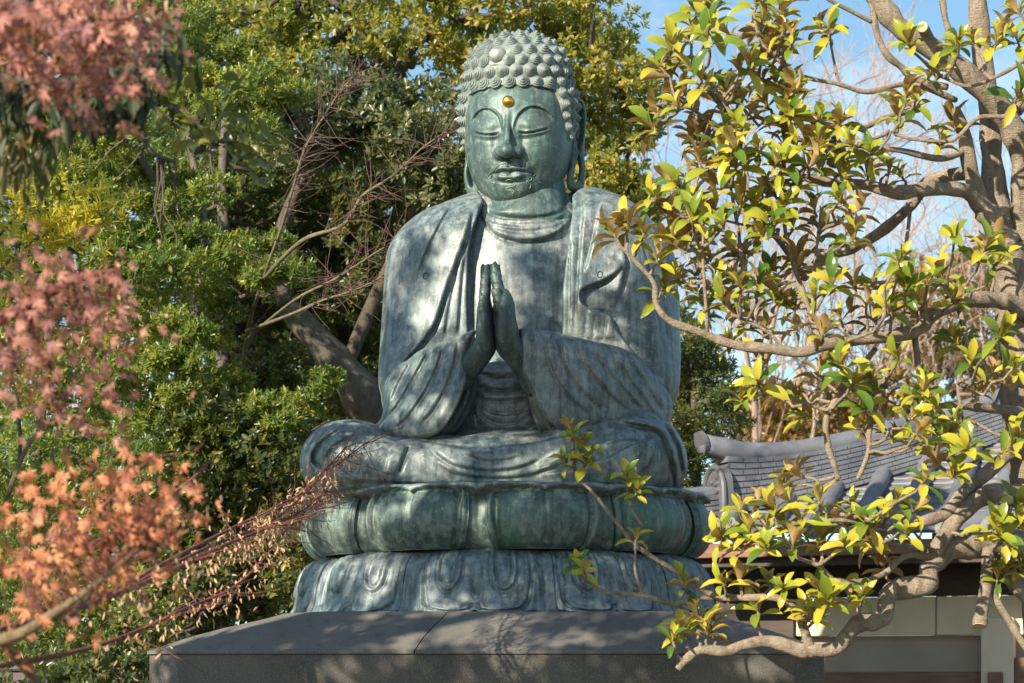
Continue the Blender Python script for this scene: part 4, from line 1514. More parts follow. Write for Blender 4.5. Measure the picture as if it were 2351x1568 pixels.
def bare_tree(label, base, height, r, seed, spread=.5, mat=BARK_P, lev=6, lean=(0, 0), group=None):
    g = np.random.default_rng(seed)
    t = thing('bare_tree', label, 'tree', (base[0], base[1], 0), group=group)
    segs = {0: [], 1: []}

    def grow(p, d, L, r, k):
        n = 5
        pts = [p]
        for i in range(n):
            d = unit(d + g.normal(0, .11, 3) + np.array([0, 0, .05]))
            pts.append(pts[-1] + d * L / n)
        segs[0 if k <= 1 else 1].append((np.array(pts), np.maximum(np.linspace(r, r * .68, n + 1), .0065), 7 if k < 2 else 4))
        if k >= lev: return
        nb = 3 if k < 2 else g.integers(2, 5)
        for b in range(nb):
            q = pts[-1] if b < 2 else pts[g.integers(2, n)]
            ax = unit(np.cross(d, g.normal(0, 1, 3)))
            an = g.uniform(.25, .25 + spread)
            nd = unit(d * math.cos(an) + ax * math.sin(an))
            grow(q, nd, L * g.uniform(.62, .86), r * .68 * g.uniform(.62, .85), k + 1)
    grow(np.array([base[0], base[1], 0.0]), unit(np.array([lean[0], lean[1], 1.0])), height * .30, r, 0)
    for key, nm in ((0, 'trunk'), (1, 'branches')):
        V, Fq, o = [], [], 0
        for pts, rr, n in segs[key]:
            v, f = tube_np(pts, rr, n, False)
            V.append(v)
            Fq.append(np.array(f) + o)
            o += len(v)
        link(nm, np_mesh(nm, np.concatenate(V), np.concatenate(Fq)), mat, t)


bt = 'bare trees against the sky'
bare_tree('leafless tree with pale fine twigs right beside the gilded evergreen crown', (at(1640, 0, 22)[0], 22), 13.5, .17, 3, .45, group=bt)
bare_tree('tallest leafless tree, its twigs fanning in the middle of the blue sky', (at(1880, 0, 25)[0], 25), 15.5, .20, 12, .5, group=bt)
bare_tree('leafless tree with grey twigs mostly behind the forked magnolia trunk', (at(2180, 0, 24)[0], 24), 13.5, .17, 21, .5, group=bt)
bare_tree('low leafless tree with crooked boughs under the magnolia arch, above the tiled roof', (at(2120, 0, 16)[0], 16), 7.5, .13, 33, .6, mat=BARK_D, group=bt)
for lab, reg, y, base, nn in (('rust brown autumn tree far off above the tiled roof ridge, behind the magnolia boughs', [(2060, 640), (2130, 600), (2200, 592), (2260, 640), (2360, 690), (2360, 960), (2060, 960), (2000, 900), (2030, 760)], 27, 2200, 60),
                              ('low orange brown tree far off beside the dark bush, over the roof end', [(1680, 940), (1740, 890), (1830, 900), (1990, 880), (2010, 1000), (1700, 1010)], 24, 1830, 40)):
    t = thing('autumn_tree', lab, 'tree', at(base, 1590, y).tolist())
    o, c = limb('trunk', [(base, 1640, y), (base, 1200, y), (base + 5, 850, y)], 16, 6, BARK_P, t)
    c1 = fill(reg, y - 1, y + 1.5, nn)
    twigs('twigs', [c], c1, .03, BARK_P, t)
    crown('crown', c1, rng.uniform(.25, .45, len(c1)), 40, 6, .13, .06, LF_RUST, t)

# ------------------------------------------------------------------ leafless red-twigged maple sapling between shrub and statue
RT = bark_mat('red_twig_bark', (.11, .06, .055), (.20, .12, .105), 10)
GT = bark_mat('green_twig_bark', (.11, .11, .06), (.20, .17, .11), 10)
t = thing('maple_sapling', 'leafless maple sapling with slender reddish twigs reaching towards the bronze shoulder', 'sapling', at(600, 1590, 1.4).tolist())
tr = []
for nm, P_, a, b in (('stem', [(560, 1640, 5.6), (555, 1000, 5.4), (565, 780, 4.0), (605, 640, 2.2), (648, 517, 1.6), (680, 405, 1.4), (702, 337, 1.4), (742, 270, 1.4), (787, 202, 1.4), (823, 166, 1.4)], 5.5, 1.4),
                     ('stem', [(605, 640, 2.2), (693, 553, 1.3), (787, 517, 1.1), (832, 450, 1.0), (900, 405, .9), (967, 342, .9), (1019, 306, .9)], 5.5, 1.5),
                     ('stem', [(565, 780, 4.0), (675, 690, 1.4), (770, 640, 1), (855, 585, .8), (927, 540, .7)], 4, 1.3), ('stem', [(565, 760, 3.8), (660, 725, 1.4), (740, 690, 1.1), (830, 660, 1), (900, 620, .9)], 4.5, 1.3)):
    o, c = limb(nm, P_, a, b, GT, t, n=6)
    tr.append(c[8:])
tp = np.concatenate(tr)
V, Fq, o_ = [], [], 0
for i in range(330):
    p = tp[rng.integers(0, len(tp))]
    d = unit(np.array([rng.normal(.35, .5), rng.normal(-.1, .35), rng.normal(.25, .4)]))
    L = rng.uniform(.12, .42)
    q = [p]
    for k in range(5):
        d = unit(d + rng.normal(0, .12, 3))
        q.append(q[-1] + d * L / 5)
    v, f = tube_np(np.array(q), np.linspace(.0030, .0013, 6), 4, False)
    V.append(v)
    Fq.append(np.array(f) + o_)
    o_ += len(v)
tw = link('twigs', np_mesh('twigs', np.concatenate(V), np.concatenate(Fq)), RT, t)
# ------------------------------------------------------------------ the tiled pavilion at the right
tm = M('roof_tile')
v = tm.coord()
tm.set(Base_Color=tm.mix(tm.ramp(tm.noise(v, 3.5, 6, .65), [(.35, 0.0), (.65, 1.0)]), (.095, .105, .13), (.185, .195, .225)), Roughness=.5)
tm.bump(tm.noise(v, 20, 5, .6), .2, .01)
TILE = tm.m
td = M('tile_ornament')
td.set(Base_Color=(.10, .105, .12), Roughness=.55)
TILED = td.m


def wood(name, c1, c2):
    m = M(name)
    a = m.noise(m.coord((1.2, 1.2, 14)), 3, 6, .65)
    m.set(Base_Color=m.mix(m.ramp(a, [(.35, 0.0), (.65, 1.0)]), c1, c2), Roughness=.65)
    m.bump(a, .25, .006)
    return m.m


WB = wood('brown_timber', (.16, .075, .045), (.24, .12, .075))
WD = wood('dark_timber', (.035, .022, .018), (.06, .04, .03))
pm = M('plaster')
pm.set(Base_Color=pm.mix(pm.ramp(pm.noise(pm.coord(), 2.2, 5, .6), [(.35, 0.0), (.65, 1.0)]), (.62, .50, .36), (.74, .62, .47)), Roughness=.85)
PLAS = pm.m
pg = M('grey_plaster')
pg.set(Base_Color=pg.mix(pg.ramp(pg.noise(pg.coord(), 1.6, 5, .6), [(.35, 0.0), (.65, 1.0)]), (.33, .27, .22), (.40, .33, .27)), Roughness=.9)
PLASG = pg.m

pav = thing('temple_hall', 'low temple hall with grey tiled hip roof and pale plaster walls at the right', 'building', at(1960, 1590, 4.5).tolist())
PHI = R(19)
E = np.array([math.cos(PHI), -math.sin(PHI), 0])            # along the eave, to the right
UPH = np.array([math.sin(PHI), math.cos(PHI), 0])           # horizontally up the slope
O = at(1603, 1236, 3.9)                                     # eave corner behind the statue


def roof(u, v, lift=0.0):
    """u along the eave, v horizontally up the slope; a gently hollow Japanese roof plane"""
    z = .40 * v + .055 * v * v * .6
    c = np.exp(-np.maximum(u, 0) / .8) * .10                # corner sweeps up
    return O + E * u + UPH * v + np.array([0, 0, z + c + lift])


def hipv(u):
    return max(0.0, (u + .35) * .82)


# roof skin: pan tiles in stepped courses
mb = MB()
UM = 6.2
nu, course = 90, .115
us = np.linspace(-.28, UM, nu)
nrow = 44
prev = None
for r in range(nrow):
    v0, v1 = r * course, (r + 1) * course + .01
    for i in range(nu - 1):
        if v0 > hipv(us[i + 1]): continue
        a0, a1 = us[i], us[i + 1]
        sag = lambda a: -.018 * (1 - (2 * ((a / .33) % 1) - 1) ** 2)
        q = [roof(a0, v0, .022 + sag(a0)), roof(a1, v0, .022 + sag(a1)), roof(a1, v1, sag(a1)), roof(a0, v1, sag(a0))]
        mb.add(q, [(0, 1, 2, 3)])
        mb.add([q[0], q[1], roof(a1, v0, -.01), roof(a0, v0, -.01)], [(3, 2, 1, 0)])
for r in range(22):                                         # closed boarding under the tiles
    v0, v1 = r * .23 - (.03 if r == 0 else 0), (r + 1) * .23
    u0 = max(-.28, v0 / .82 - .35)
    q = [roof(u0, v0, -.035), roof(UM, v0, -.035), roof(UM, v1, -.035), roof(max(-.28, v1 / .82 - .35), v1, -.035)]
    mb.add(q, [(0, 1, 2, 3)])
rf = mb.build('roof', TILE, pav)
# half-round cover tiles in rolls down the slope
k = 0
u = -.10
while u < UM:
    vm = hipv(u) + .05
    n = max(2, int(vm / .27))
    mb = MB()
    vs = np.linspace(-.02, vm, n * 4 + 1)
    pts, rr = [], []
    for j, v_ in enumerate(vs):
        pts.append(roof(u, v_, .035))
        rr.append(.078 if j % 4 else .084)
    mb.tube(np.array(pts), np.array(rr), 12)
    roll = mb.build('tile_roll', TILE, rf, True)
    c = roof(u, -.03, .035)
    d = -UPH
    mb = MB()
    mb.tube(np.array([c + d * .0, c + d * .035]), .088, 16)
    for a in range(6):
        q = c + d * .04 + .045 * (math.cos(a * 1.047) * E + math.sin(a * 1.047) * np.array([0, 0, 1]))
        mb.tube(np.array([q - d * .01, q + d * .012]), .02, 8)
    if u < 2.6: mb.build('roll_end', TILE, rf)
    u += .36
# hip ridge: courses of flat tiles under a round cap, curling up at its end over a carved end tile
def hip(s):
    u = -.06 + s
    return roof(u, hipv(u) * 1.0)


sw = lambda s: .10 * math.exp(-max(s - .15, 0) / .35)
SS = np.linspace(.18, 5.2, 46)
hd = unit(hip(2.0) - hip(1.0))
hn = unit(np.cross(hd, np.array([0, 0, 1.0])))              # across the ridge, towards the viewer
if hn[1] > 0: hn = -hn
for c_ in range(9):
    mb = MB()
    w = .135 - .004 * c_
    for i in range(len(SS) - 1):
        s0, s1 = SS[i] + .02 * (c_ % 2), SS[i + 1] - .006 + .02 * (c_ % 2)
        k0, k1 = (.55 + .45 * min(1, s0 / 1.6)), (.55 + .45 * min(1, s1 / 1.6))
        def zz(s, t): return np.array([0, 0, -.03 + .046 * (c_ + t) * (.80 + .25 * math.exp(-s / 1.2)) + sw(s) * (c_ + t) / 9])
        a0, a1 = hip(s0) + zz(s0, 0), hip(s1) + zz(s1, 0)
        b0, b1 = hip(s0) + zz(s0, .80), hip(s1) + zz(s1, .80)
        mb.add([a0 + hn * w, a1 + hn * w, b1 + hn * w, b0 + hn * w, a0 - hn * w, a1 - hn * w, b1 - hn * w, b0 - hn * w],
               [(0, 1, 2, 3), (7, 6, 5, 4), (3, 2, 6, 7), (1, 0, 4, 5), (0, 3, 7, 4), (2, 1, 5, 6)])
    mb.build('ridge_course', TILE, rf)
mb = MB()                                                   # clay core of the ridge
for i in range(len(SS) - 1):
    a, b = hip(SS[i]), hip(SS[i + 1])
    ha = .36 * (.80 + .25 * math.exp(-SS[i] / 1.2)) + sw(SS[i])
    hb = .36 * (.80 + .25 * math.exp(-SS[i + 1] / 1.2)) + sw(SS[i + 1])
    w, lo_, z_ = .09, np.array([0, 0, -.06]), np.array([0, 0, 1.0])
    mb.add([a + hn * w + lo_, b + hn * w + lo_, b + hn * w + z_ * hb, a + hn * w + z_ * ha, a - hn * w + lo_, b - hn * w + lo_, b - hn * w + z_ * hb, a - hn * w + z_ * ha],
           [(0, 1, 2, 3), (7, 6, 5, 4), (3, 2, 6, 7), (1, 0, 4, 5)])
mb.build('ridge_core', TILED, rf)
mb = MB()
cp = np.array([hip(s) + np.array([0, 0, .40 * (.80 + .25 * math.exp(-s / 1.2)) + sw(s) * 1.15 + .12 * math.exp(-(s + .02) / .16)]) for s in np.concatenate([[.02, .10], SS])])
mb.tube(cp, np.where(np.arange(len(cp)) < 2, .085, .095), 14)
mb.build('ridge_cap', TILE, rf, True)
mb = MB()
c = cp[0] - hd * .012
mb.tube(np.array([c, c + hd * .04]), .10, 18)
mb.build('cap_end', TILED, rf)
# carved end tile: arched slab with curled shoulders
c = hip(.16) + np.array([0, 0, .17])
pts = catmull([(-.19, -.26), (-.20, -.05), (-.18, .10), (-.10, .20), (0, .235), (.10, .20), (.18, .10), (.20, -.05), (.19, -.26)], 5)
mb = MB()
V = []
for off in (-.06, .03):
    for a, b in pts: V.append(c + hn * a + np.array([0, 0, b]) + hd * off)
n = len(pts)
mb.add(V, [tuple(range(n)), tuple(range(2 * n - 1, n - 1, -1))] + [(i, i + n, (i + 1) % n + n, (i + 1) % n) for i in range(n)])
mb.tube(np.array([c + hn * a * .97 + np.array([0, 0, b]) - hd * .06 for a, b in pts]), .026, 8)
for k in range(7):
    a = k * 6.28 / 7
    q = c + hn * .075 * math.cos(a) + np.array([0, 0, .03 + .075 * math.sin(a)]) - hd * .06
    mb.tube(np.array([q + hd * .02, q - hd * .035]), np.array([.040, .022]), 10)
mb.tube(np.array([c + np.array([0, 0, .03]) - hd * .03, c + np.array([0, 0, .03]) - hd * .11]), np.array([.035, .02]), 10)
mb.build('ridge_end_tile', TILED, rf)
# the lower ridge running on to the corner
mb = MB()
for c_ in range(4):
    s0, s1 = -.75, .22
    w = .12 - .008 * c_
    pA, pB = hip(.14) + (hip(.14) - hip(.5)) * 1.7, hip(.20)
    pA = pA + np.array([0, 0, .045 * c_ + .06 - .04])
    pB = pB + np.array([0, 0, .045 * c_ - .02])
    h_ = np.array([0, 0, .036])
    mb.add([pA + hn * w, pB + hn * w, pB + hn * w + h_, pA + hn * w + h_, pA - hn * w, pB - hn * w, pB - hn * w + h_, pA - hn * w + h_],
           [(0, 1, 2, 3), (7, 6, 5, 4), (3, 2, 6, 7), (1, 0, 4, 5), (0, 3, 7, 4), (2, 1, 5, 6)])
mb.tube(np.array([pA + np.array([0, 0, .05]), pB + np.array([0, 0, .05])]), .085, 12)
mb.build('corner_ridge', TILE, rf)
# eave boards, underside, walls
def bar(name, u0, u1, v, z0, z1, th, mat, par=pav):
    a, b = O + E * u0 + UPH * v, O + E * u1 + UPH * v
    c = (a + b) / 2
    mb = MB()
    mb.box((c[0], c[1], O[2] + (z0 + z1) / 2), (u1 - u0, th, z1 - z0), -PHI, .006)
    return mb.build(name, mat, par)


bar('eave_board', -.25, 6.2, .06, -.165, -.045, .05, WB)
bar('eave_board', -.2, 6.2, .16, -.24, -.15, .05, WD)
for i in range(20): 
    a = O + E * (-.1 + i * .32) + UPH * .65 + np.array([0, 0, -.12])
    mb = MB()
    mb.box(a, (.07, 1.1, .08), -PHI, .004)
    mb.build('rafter', WD, pav)
bar('ceiling_board', -.3, 6.2, .75, -.07, -.04, 1.3, WD)
bar('wall_beam', -.6, 6.2, 1.15, -.46, -.072, .16, WD)
for k in range(4):
    bar('wall_panel', .62 + k * 1.22, .62 + k * 1.22 + 1.205, 1.1, -.80, -.47, .10, PLAS)
bar('lower_wall', .62, 6.2, 1.22, -1.12, -.80, .10, PLASG)
bar('sill_beam', .62, 6.2, 1.12, -1.45, -1.12, .16, WB)
bar('lower_wall', .62, 6.2, 1.22, -2.9, -1.46, .10, PLASG)
bar('lintel', -.1, .60, 1.1, -.9, -.46, .12, WD)
pa = at(2292, 1500, 0)
up_ = (2292 - 1175.5)
# post: solve for its place along the wall from the photo
best = min(np.linspace(2, 6, 400), key=lambda u: abs((lambda q: 1175.5 + q[0] * FPX / (DIST + q[1]) - 2292)(O + E * u + UPH * 1.02)))
bar('post', best - .135, best + .135, 1.02, -2.9, -.66, .20, PLAS)
bx = bar('meter_box', best - .075, best + .05, .90, -1.36, -1.12, .05, WB)
bar('timber_wall', best + .14, 6.2, 1.0, -2.9, -1.0, .08, WB)
bar('timber_wall', -.7, .62, 1.34, -2.9, -.072, .08, WD)

# low wall and board fence glimpsed under the maple, bottom left
wl_ = thing('garden_wall', 'low purple grey plastered wall glimpsed under the maple at the bottom left corner', 'wall', at(60, 1590, 1.8).tolist())
q0, q1 = at(-120, 0, 1.8), at(190, 0, 1.8)
zt_ = at(0, 1540, 1.8)[2]
mb = MB()
mb.box(((q0[0] + q1[0]) / 2, 1.8, zt_ / 2), (q1[0] - q0[0], .2, zt_), 0, .015)
mb.build('wall_body', stone_mat('purple_plaster', (.10, .08, .09), (.14, .11, .12), (.15, .13, .13), .2), wl_)
mb = MB()
mb.box(((q0[0] + q1[0]) / 2, 1.8, zt_ + .03), (q1[0] - q0[0] + .05, .28, .06), 0, .015)
mb.build('coping', STC, wl_)
fn = thing('board_fence', 'grey weathered board fence behind the maple at the lower left, beside the plinth', 'fence', at(290, 1590, 2.2).tolist())
WG = wood('weathered_board', (.05, .044, .038), (.085, .078, .068))
for k in range(5):
    a, b = at(195, 0, 2.2), at(345, 0, 2.2)
    z = at(0, 1508, 2.2)[2] - k * .13
    mb = MB()
    mb.box(((a[0] + b[0]) / 2, 2.2 + .01 * (k % 2), z), (b[0] - a[0], .03, .118), 0, .004)
    mb.build('board', WG, fn)
for px in (205, 335):
    a = at(px, 0, 2.25)
    mb = MB()
    mb.box((a[0], 2.27, at(0, 1500, 2.2)[2] / 2), (.09, .09, at(0, 1500, 2.2)[2] + .1), 0, .006)
    mb.build('post', WG, fn)
# ------------------------------------------------------------------ the magnolia on the right
BARK_M = bark_mat('magnolia_bark', (.17, .135, .10), (.38, .31, .24), 15, (.22, .215, .13))
mm = M('magnolia_leaf')
isl, bf = mm.island()
no = mm.noise(mm.coord(), 1.7, 3, .5)
fac = mm.math('ADD', mm.math('MULTIPLY', isl, .75), mm.math('MULTIPLY', no, .30))
top = mm.ramp(fac, [(0, (.035, .095, .025)), (.26, (.085, .165, .024)), (.46, (.26, .31, .03)), (.74, (.44, .40, .04)), (.90, (.46, .40, .05)), (1, (.60, .33, .06))])
bot = mm.ramp(isl, [(0, (.28, .175, .06)), (.5, (.44, .28, .10)), (1, (.60, .44, .22))])
mm.set(Base_Color=mm.mix(bf, top, bot), Roughness=mm.mix(bf, (.22, .22, .22), (.7, .7, .7)))
mm.b.inputs['Specular IOR Level'].default_value = .5
mm.bump(mm.noise(mm.coord(), 60, 3, .5), .12, .004)
tr_ = mm.n.new('ShaderNodeBsdfTranslucent')
mm.l.new(mm.mix(bf, mm.mix(.5, top, (.5, .5, .05)), bot), tr_.inputs[0])
ms = mm.n.new('ShaderNodeMixShader')
ms.inputs[0].default_value = .30
mm.l.new(mm.b.outputs[0], ms.inputs[1])
mm.l.new(tr_.outputs[0], ms.inputs[2])
mm.l.new(ms.outputs[0], mm.out.inputs[0])
LF_MAG = mm.m
_c = M('cut_wood')
CUT = _c.set(Base_Color=_c.mix(_c.noise(_c.coord(), 45, 4, .6), (.30, .22, .14), (.52, .42, .30)), Roughness=.85).m

mag = thing('magnolia_tree', 'spreading magnolia with glossy yellow green leaves and brown undersides in front of the hall', 'tree', at(2400, 1590, -2.2).tolist())
YM = -2.5
LIMBS = [
    ('trunk', [(2430, 2400, -2.2), (2420, 1700, -2.2), (2395, 1300, -2.2), (2352, 950, -2.3), (2328, 700, -2.3), (2312, 560, -2.35)], 80, 42),
    ('limb', [(2316, 600, -2.35), (2296, 500, -2.35), (2280, 400, -2.35), (2270, 250, -2.35), (2252, 100, -2.3), (2240, -60, -2.3)], 36, 24),
    ('limb', [(2352, 640, -2.3), (2352, 480, -2.4), (2342, 340, -2.5), (2290, 240, -2.6), (2205, 160, -2.7), (2130, 105, -2.75), (2060, 58, -2.8), (2005, -20, -2.8)], 36, 24),
    ('limb', [(2330, 255, -2.5), (2370, 190, -2.5), (2400, 120, -2.5)], 22, 14),
    ('limb', [(2318, 560, -2.4), (2285, 520, -2.45), (2255, 470, -2.5), (2228, 390, -2.55), (2212, 300, -2.6), (2190, 250, -2.6)], 34, 13),
    ('limb', [(2300, 520, -2.4), (2250, 470, -2.5), (2215, 438, -2.6), (2130, 434, -2.7), (2060, 442, -2.8), (1990, 425, -2.8), (1925, 422, -2.85), (1870, 412, -2.9), (1803, 396, -2.9)], 26, 8),
    ('limb', [(2226, 396, -2.5), (2136, 414, -2.4), (2091, 472, -2.3), (2024, 531, -2.2), (1956, 571, -2.15), (1880, 598, -2.1), (1845, 640, -2.1)], 19, 9),
    ('limb', [(2400, 760, -2.3), (2330, 700, -2.5), (2270, 688, -2.6), (2205, 692, -2.7), (2140, 722, -2.8), (2100, 760, -2.85), (2000, 776, -2.9), (1900, 790, -3.0), (1840, 808, -3.0), (1760, 800, -3.0), (1680, 790, -3.0), (1600, 760, -3.0), (1540, 738, -3.0), (1507, 700, -3.0), (1502, 652, -3.0), (1470, 612, -3.0), (1440, 580, -3.0)], 25, 4.5),
    ('limb', [(2400, 950, -2.3), (2300, 940, -2.5), (2240, 935, -2.6), (2180, 930, -2.7), (2110, 940, -2.75)], 16, 6),
    ('limb', [(2420, 1255, -2.2), (2350, 1245, -2.35), (2249, 1253, -2.5), (2175, 1262, -2.6), (2135, 1300, -2.65), (2125, 1341, -2.7), (2045, 1360, -2.7), (2026, 1421, -2.75), (1969, 1433, -2.8), (1921, 1487, -2.85), (1861, 1493, -2.85), (1837, 1493, -2.85), (1768, 1473, -2.85), (1708, 1481, -2.85), (1668, 1495, -2.85), (1608, 1493, -2.85), (1575, 1515, -2.85), (1556, 1537, -2.85)], 36, 9),
    ('limb', [(2400, 1000, -2.3), (2321, 1040, -2.4), (2249, 1101, -2.5), (2209, 1133, -2.6), (2169, 1181, -2.65), (2121, 1197, -2.7), (2081, 1215, -2.7)], 20, 14),
    ('limb', [(2390, 1140, -2.3), (2310, 1130, -2.5), (2250, 1145, -2.6), (2190, 1200, -2.65), (2145, 1270, -2.7)], 26, 20),
    ('limb', [(2268, 1260, -2.55), (2264, 1340, -2.6), (2250, 1428, -2.65)], 17, 18),
    ('limb', [(2300, 1250, -2.45), (2320, 1320, -2.5), (2351, 1370, -2.5), (2400, 1410, -2.5)], 24, 16),
    ('limb', [(2272, 1330, -2.55), (2290, 1380, -2.6), (2320, 1430, -2.65), (2350, 1480, -2.7), (2380, 1520, -2.7)], 11, 8),
    ('branch', [(2153, 1261, -2.6), (2081, 1253, -2.75), (2009, 1237, -2.85), (1969, 1197, -2.9), (1930, 1180, -2.95)], 9, 5),
    ('branch', [(2141, 1281, -2.65), (2081, 1275, -2.7), (2029, 1317, -2.8), (1969, 1337, -2.85), (1913, 1333, -2.9), (1873, 1352, -2.9)], 11, 6),
    ('branch', [(1913, 1333, -2.9), (1880, 1300, -2.95), (1830, 1280, -3.0), (1790, 1250, -3.0), (1740, 1230, -3.05)], 7, 4),
    ('branch', [(2081, 1213, -2.7), (2000, 1205, -2.85), (1930, 1195, -2.95), (1850, 1200, -3.0), (1780, 1210, -3.05)], 8, 4),
    ('branch', [(1861, 1490, -2.85), (1840, 1430, -2.9), (1815, 1390, -2.9), (1780, 1372, -2.9), (1730, 1372, -2.85), (1685, 1372, -2.8), (1617, 1372, -2.7), (1545, 1386, -2.65), (1482, 1368, -2.65), (1392, 1359, -2.6), (1356, 1341, -2.6), (1330, 1316, -2.6)], 13, 3.5),
    ('branch', [(1690, 1372, -2.8), (1630, 1363, -2.75), (1572, 1323, -2.7), (1504, 1282, -2.65), (1459, 1251, -2.6), (1428, 1215, -2.6), (1392, 1170, -2.6), (1360, 1129, -2.6), (1329, 1098, -2.6), (1317, 1053, -2.6), (1313, 1000, -2.6)], 8, 3),
    ('branch', [(1477, 1210, -2.6), (1450, 1165, -2.6), (1441, 1115, -2.6)], 4, 3),
    ('branch', [(1477, 1368, -2.65), (1459, 1314, -2.65), (1459, 1262, -2.65)], 4.5, 3.5),
    ('branch', [(2195, 230, -2.6), (2091, 193, -2.75), (1992, 211, -2.85), (1925, 193, -2.9), (1844, 175, -2.95), (1776, 130, -3), (1745, 90, -3), (1731, 36, -3)], 8, 3.5),
    ('branch', [(2226, 340, -2.55), (2159, 364, -2.7), (2069, 346, -2.8), (1979, 337, -2.85), (1900, 330, -2.9)], 11, 4),
    ('branch', [(2110, 250, -2.6), (2033, 270, -2.75), (1983, 292, -2.85), (1929, 290, -2.9), (1850, 275, -2.95), (1780, 268, -3)], 9, 3.5),
    ('branch', [(1700, 300, -3), (1650, 216, -3), (1596, 157, -3), (1551, 121, -3)], 6, 3),
    ('branch', [(1590, 152, -3), (1587, 112, -3), (1592, 70, -3), (1600, 40, -3)], 4, 3),
    ('branch', [(1690, 340, -3), (1605, 261, -3), (1560, 238, -3), (1542, 198, -3), (1538, 153, -3)], 5, 3),
    ('branch', [(1925, 190, -2.9), (1916, 148, -2.9), (1907, 99, -2.9), (1906, 80, -2.9)], 4, 3),
    ('branch', [(2175, 200, -2.65), (2100, 184, -2.7), (2073, 157, -2.75), (2037, 126, -2.8), (2015, 81, -2.8), (2001, 9, -2.8), (1990, -40, -2.8)], 10, 7),
    ('branch', [(2001, 50, -2.8), (1947, 22, -2.85), (1898, -4, -2.9), (1870, -30, -2.9)], 6, 4),
    ('branch', [(2400, 110, -3.1), (2351, 139, -3.1), (2298, 171, -3.1), (2226, 198, -3.1), (2159, 175, -3.1)], 7, 3.5),
    ('branch', [(2400, 190, -3.1), (2351, 225, -3.1), (2316, 265, -3.1), (2248, 270, -3.1), (2204, 310, -3.1), (2177, 324, -3.1), (2091, 319, -3.1), (2040, 300, -3.1)], 8, 3),
    ('branch', [(2160, -40, -2.6), (2170, 40, -2.6), (2185, 90, -2.6), (2190, 130, -2.6)], 8, 10),
    ('branch', [(1715, 640, -3), (1700, 576, -3), (1695, 531, -3), (1677, 427, -3), (1672, 380, -3)], 7, 3),
    ('branch', [(1700, 576, -3), (1713, 553, -3), (1758, 459, -3), (1765, 420, -3)], 6, 3),
    ('branch', [(1850, 640, -2.5), (1799, 567, -2.7), (1745, 499, -2.8), (1720, 450, -2.85)], 9, 4),
    ('branch', [(1880, 780, -3), (1850, 690, -2.95), (1821, 607, -2.9), (1803, 531, -2.9), (1800, 480, -2.9)], 10, 4),
    ('branch', [(1868, 650, -2.9), (1871, 607, -2.9), (1884, 486, -2.9)], 6, 3),
    ('branch', [(1625, 765, -3), (1614, 598, -3), (1614, 517, -3), (1596, 441, -3)], 5, 3),
    ('branch', [(2010, 800, -2.8), (1905, 940, -2.9), (1901, 1020, -2.9), (1913, 1060, -2.9), (1925, 1100, -2.9)], 9, 8),
    ('branch', [(1905, 945, -2.9), (1860, 930, -2.95), (1800, 905, -3), (1740, 880, -3)], 6, 3),
    ('branch', [(2060, 790, -2.8), (2001, 964, -2.85), (1993, 1040, -2.9), (1969, 1100, -2.9)], 8, 6),
    ('branch', [(2100, 765, -2.8), (2110, 850, -2.8), (2130, 940, -2.8), (2150, 1040, -2.8)], 9, 5),
    ('branch', [(2200, 700, -2.7), (2220, 800, -2.75), (2200, 880, -2.8), (2210, 960, -2.8)], 8, 4),
    ('branch', [(1700, 730, -3), (1760, 760, -3), (1800, 800, -3)], 5, 4),
    ('branch', [(1950, 490, -2.7), (1900, 520, -2.75), (1830, 500, -2.8), (1740, 520, -2.9), (1640, 500, -3)], 7, 3),
    ('branch', [(2091, 470, -2.5), (2080, 560, -2.6), (2060, 640, -2.7)], 6, 3),
]
lp = []
for nm, P_, a, b in LIMBS:
    o, c = limb(nm, P_, a * .86, b * .9, BARK_M, mag, n=12 if a > 12 else 7, wob=.085 if a > 6 else .03, per=7)
    lp.append(c)
for (px, py, y), (qx, qy, qy2), r in (((2132, 88, -2.75), (2118, 62, -2.95), 13), ((2250, 1425, -2.65), (2249, 1436, -2.66), 17)):
    mb = MB()
    a, b = at(px, py, y), at(qx, qy, qy2)
    d_ = unit(b - a)
    s_ = (DIST + y) / FPX
    mb.tube(np.array([a, b]), r * s_, 14)
    stub = mb.build('cut_stub', BARK_M, mag)
    mb = MB()
    mb.tube(np.array([b + d_ * .001, b + d_ * .006]), r * s_ * .93, 14)
    mb.build('cut_face', CUT, stub)

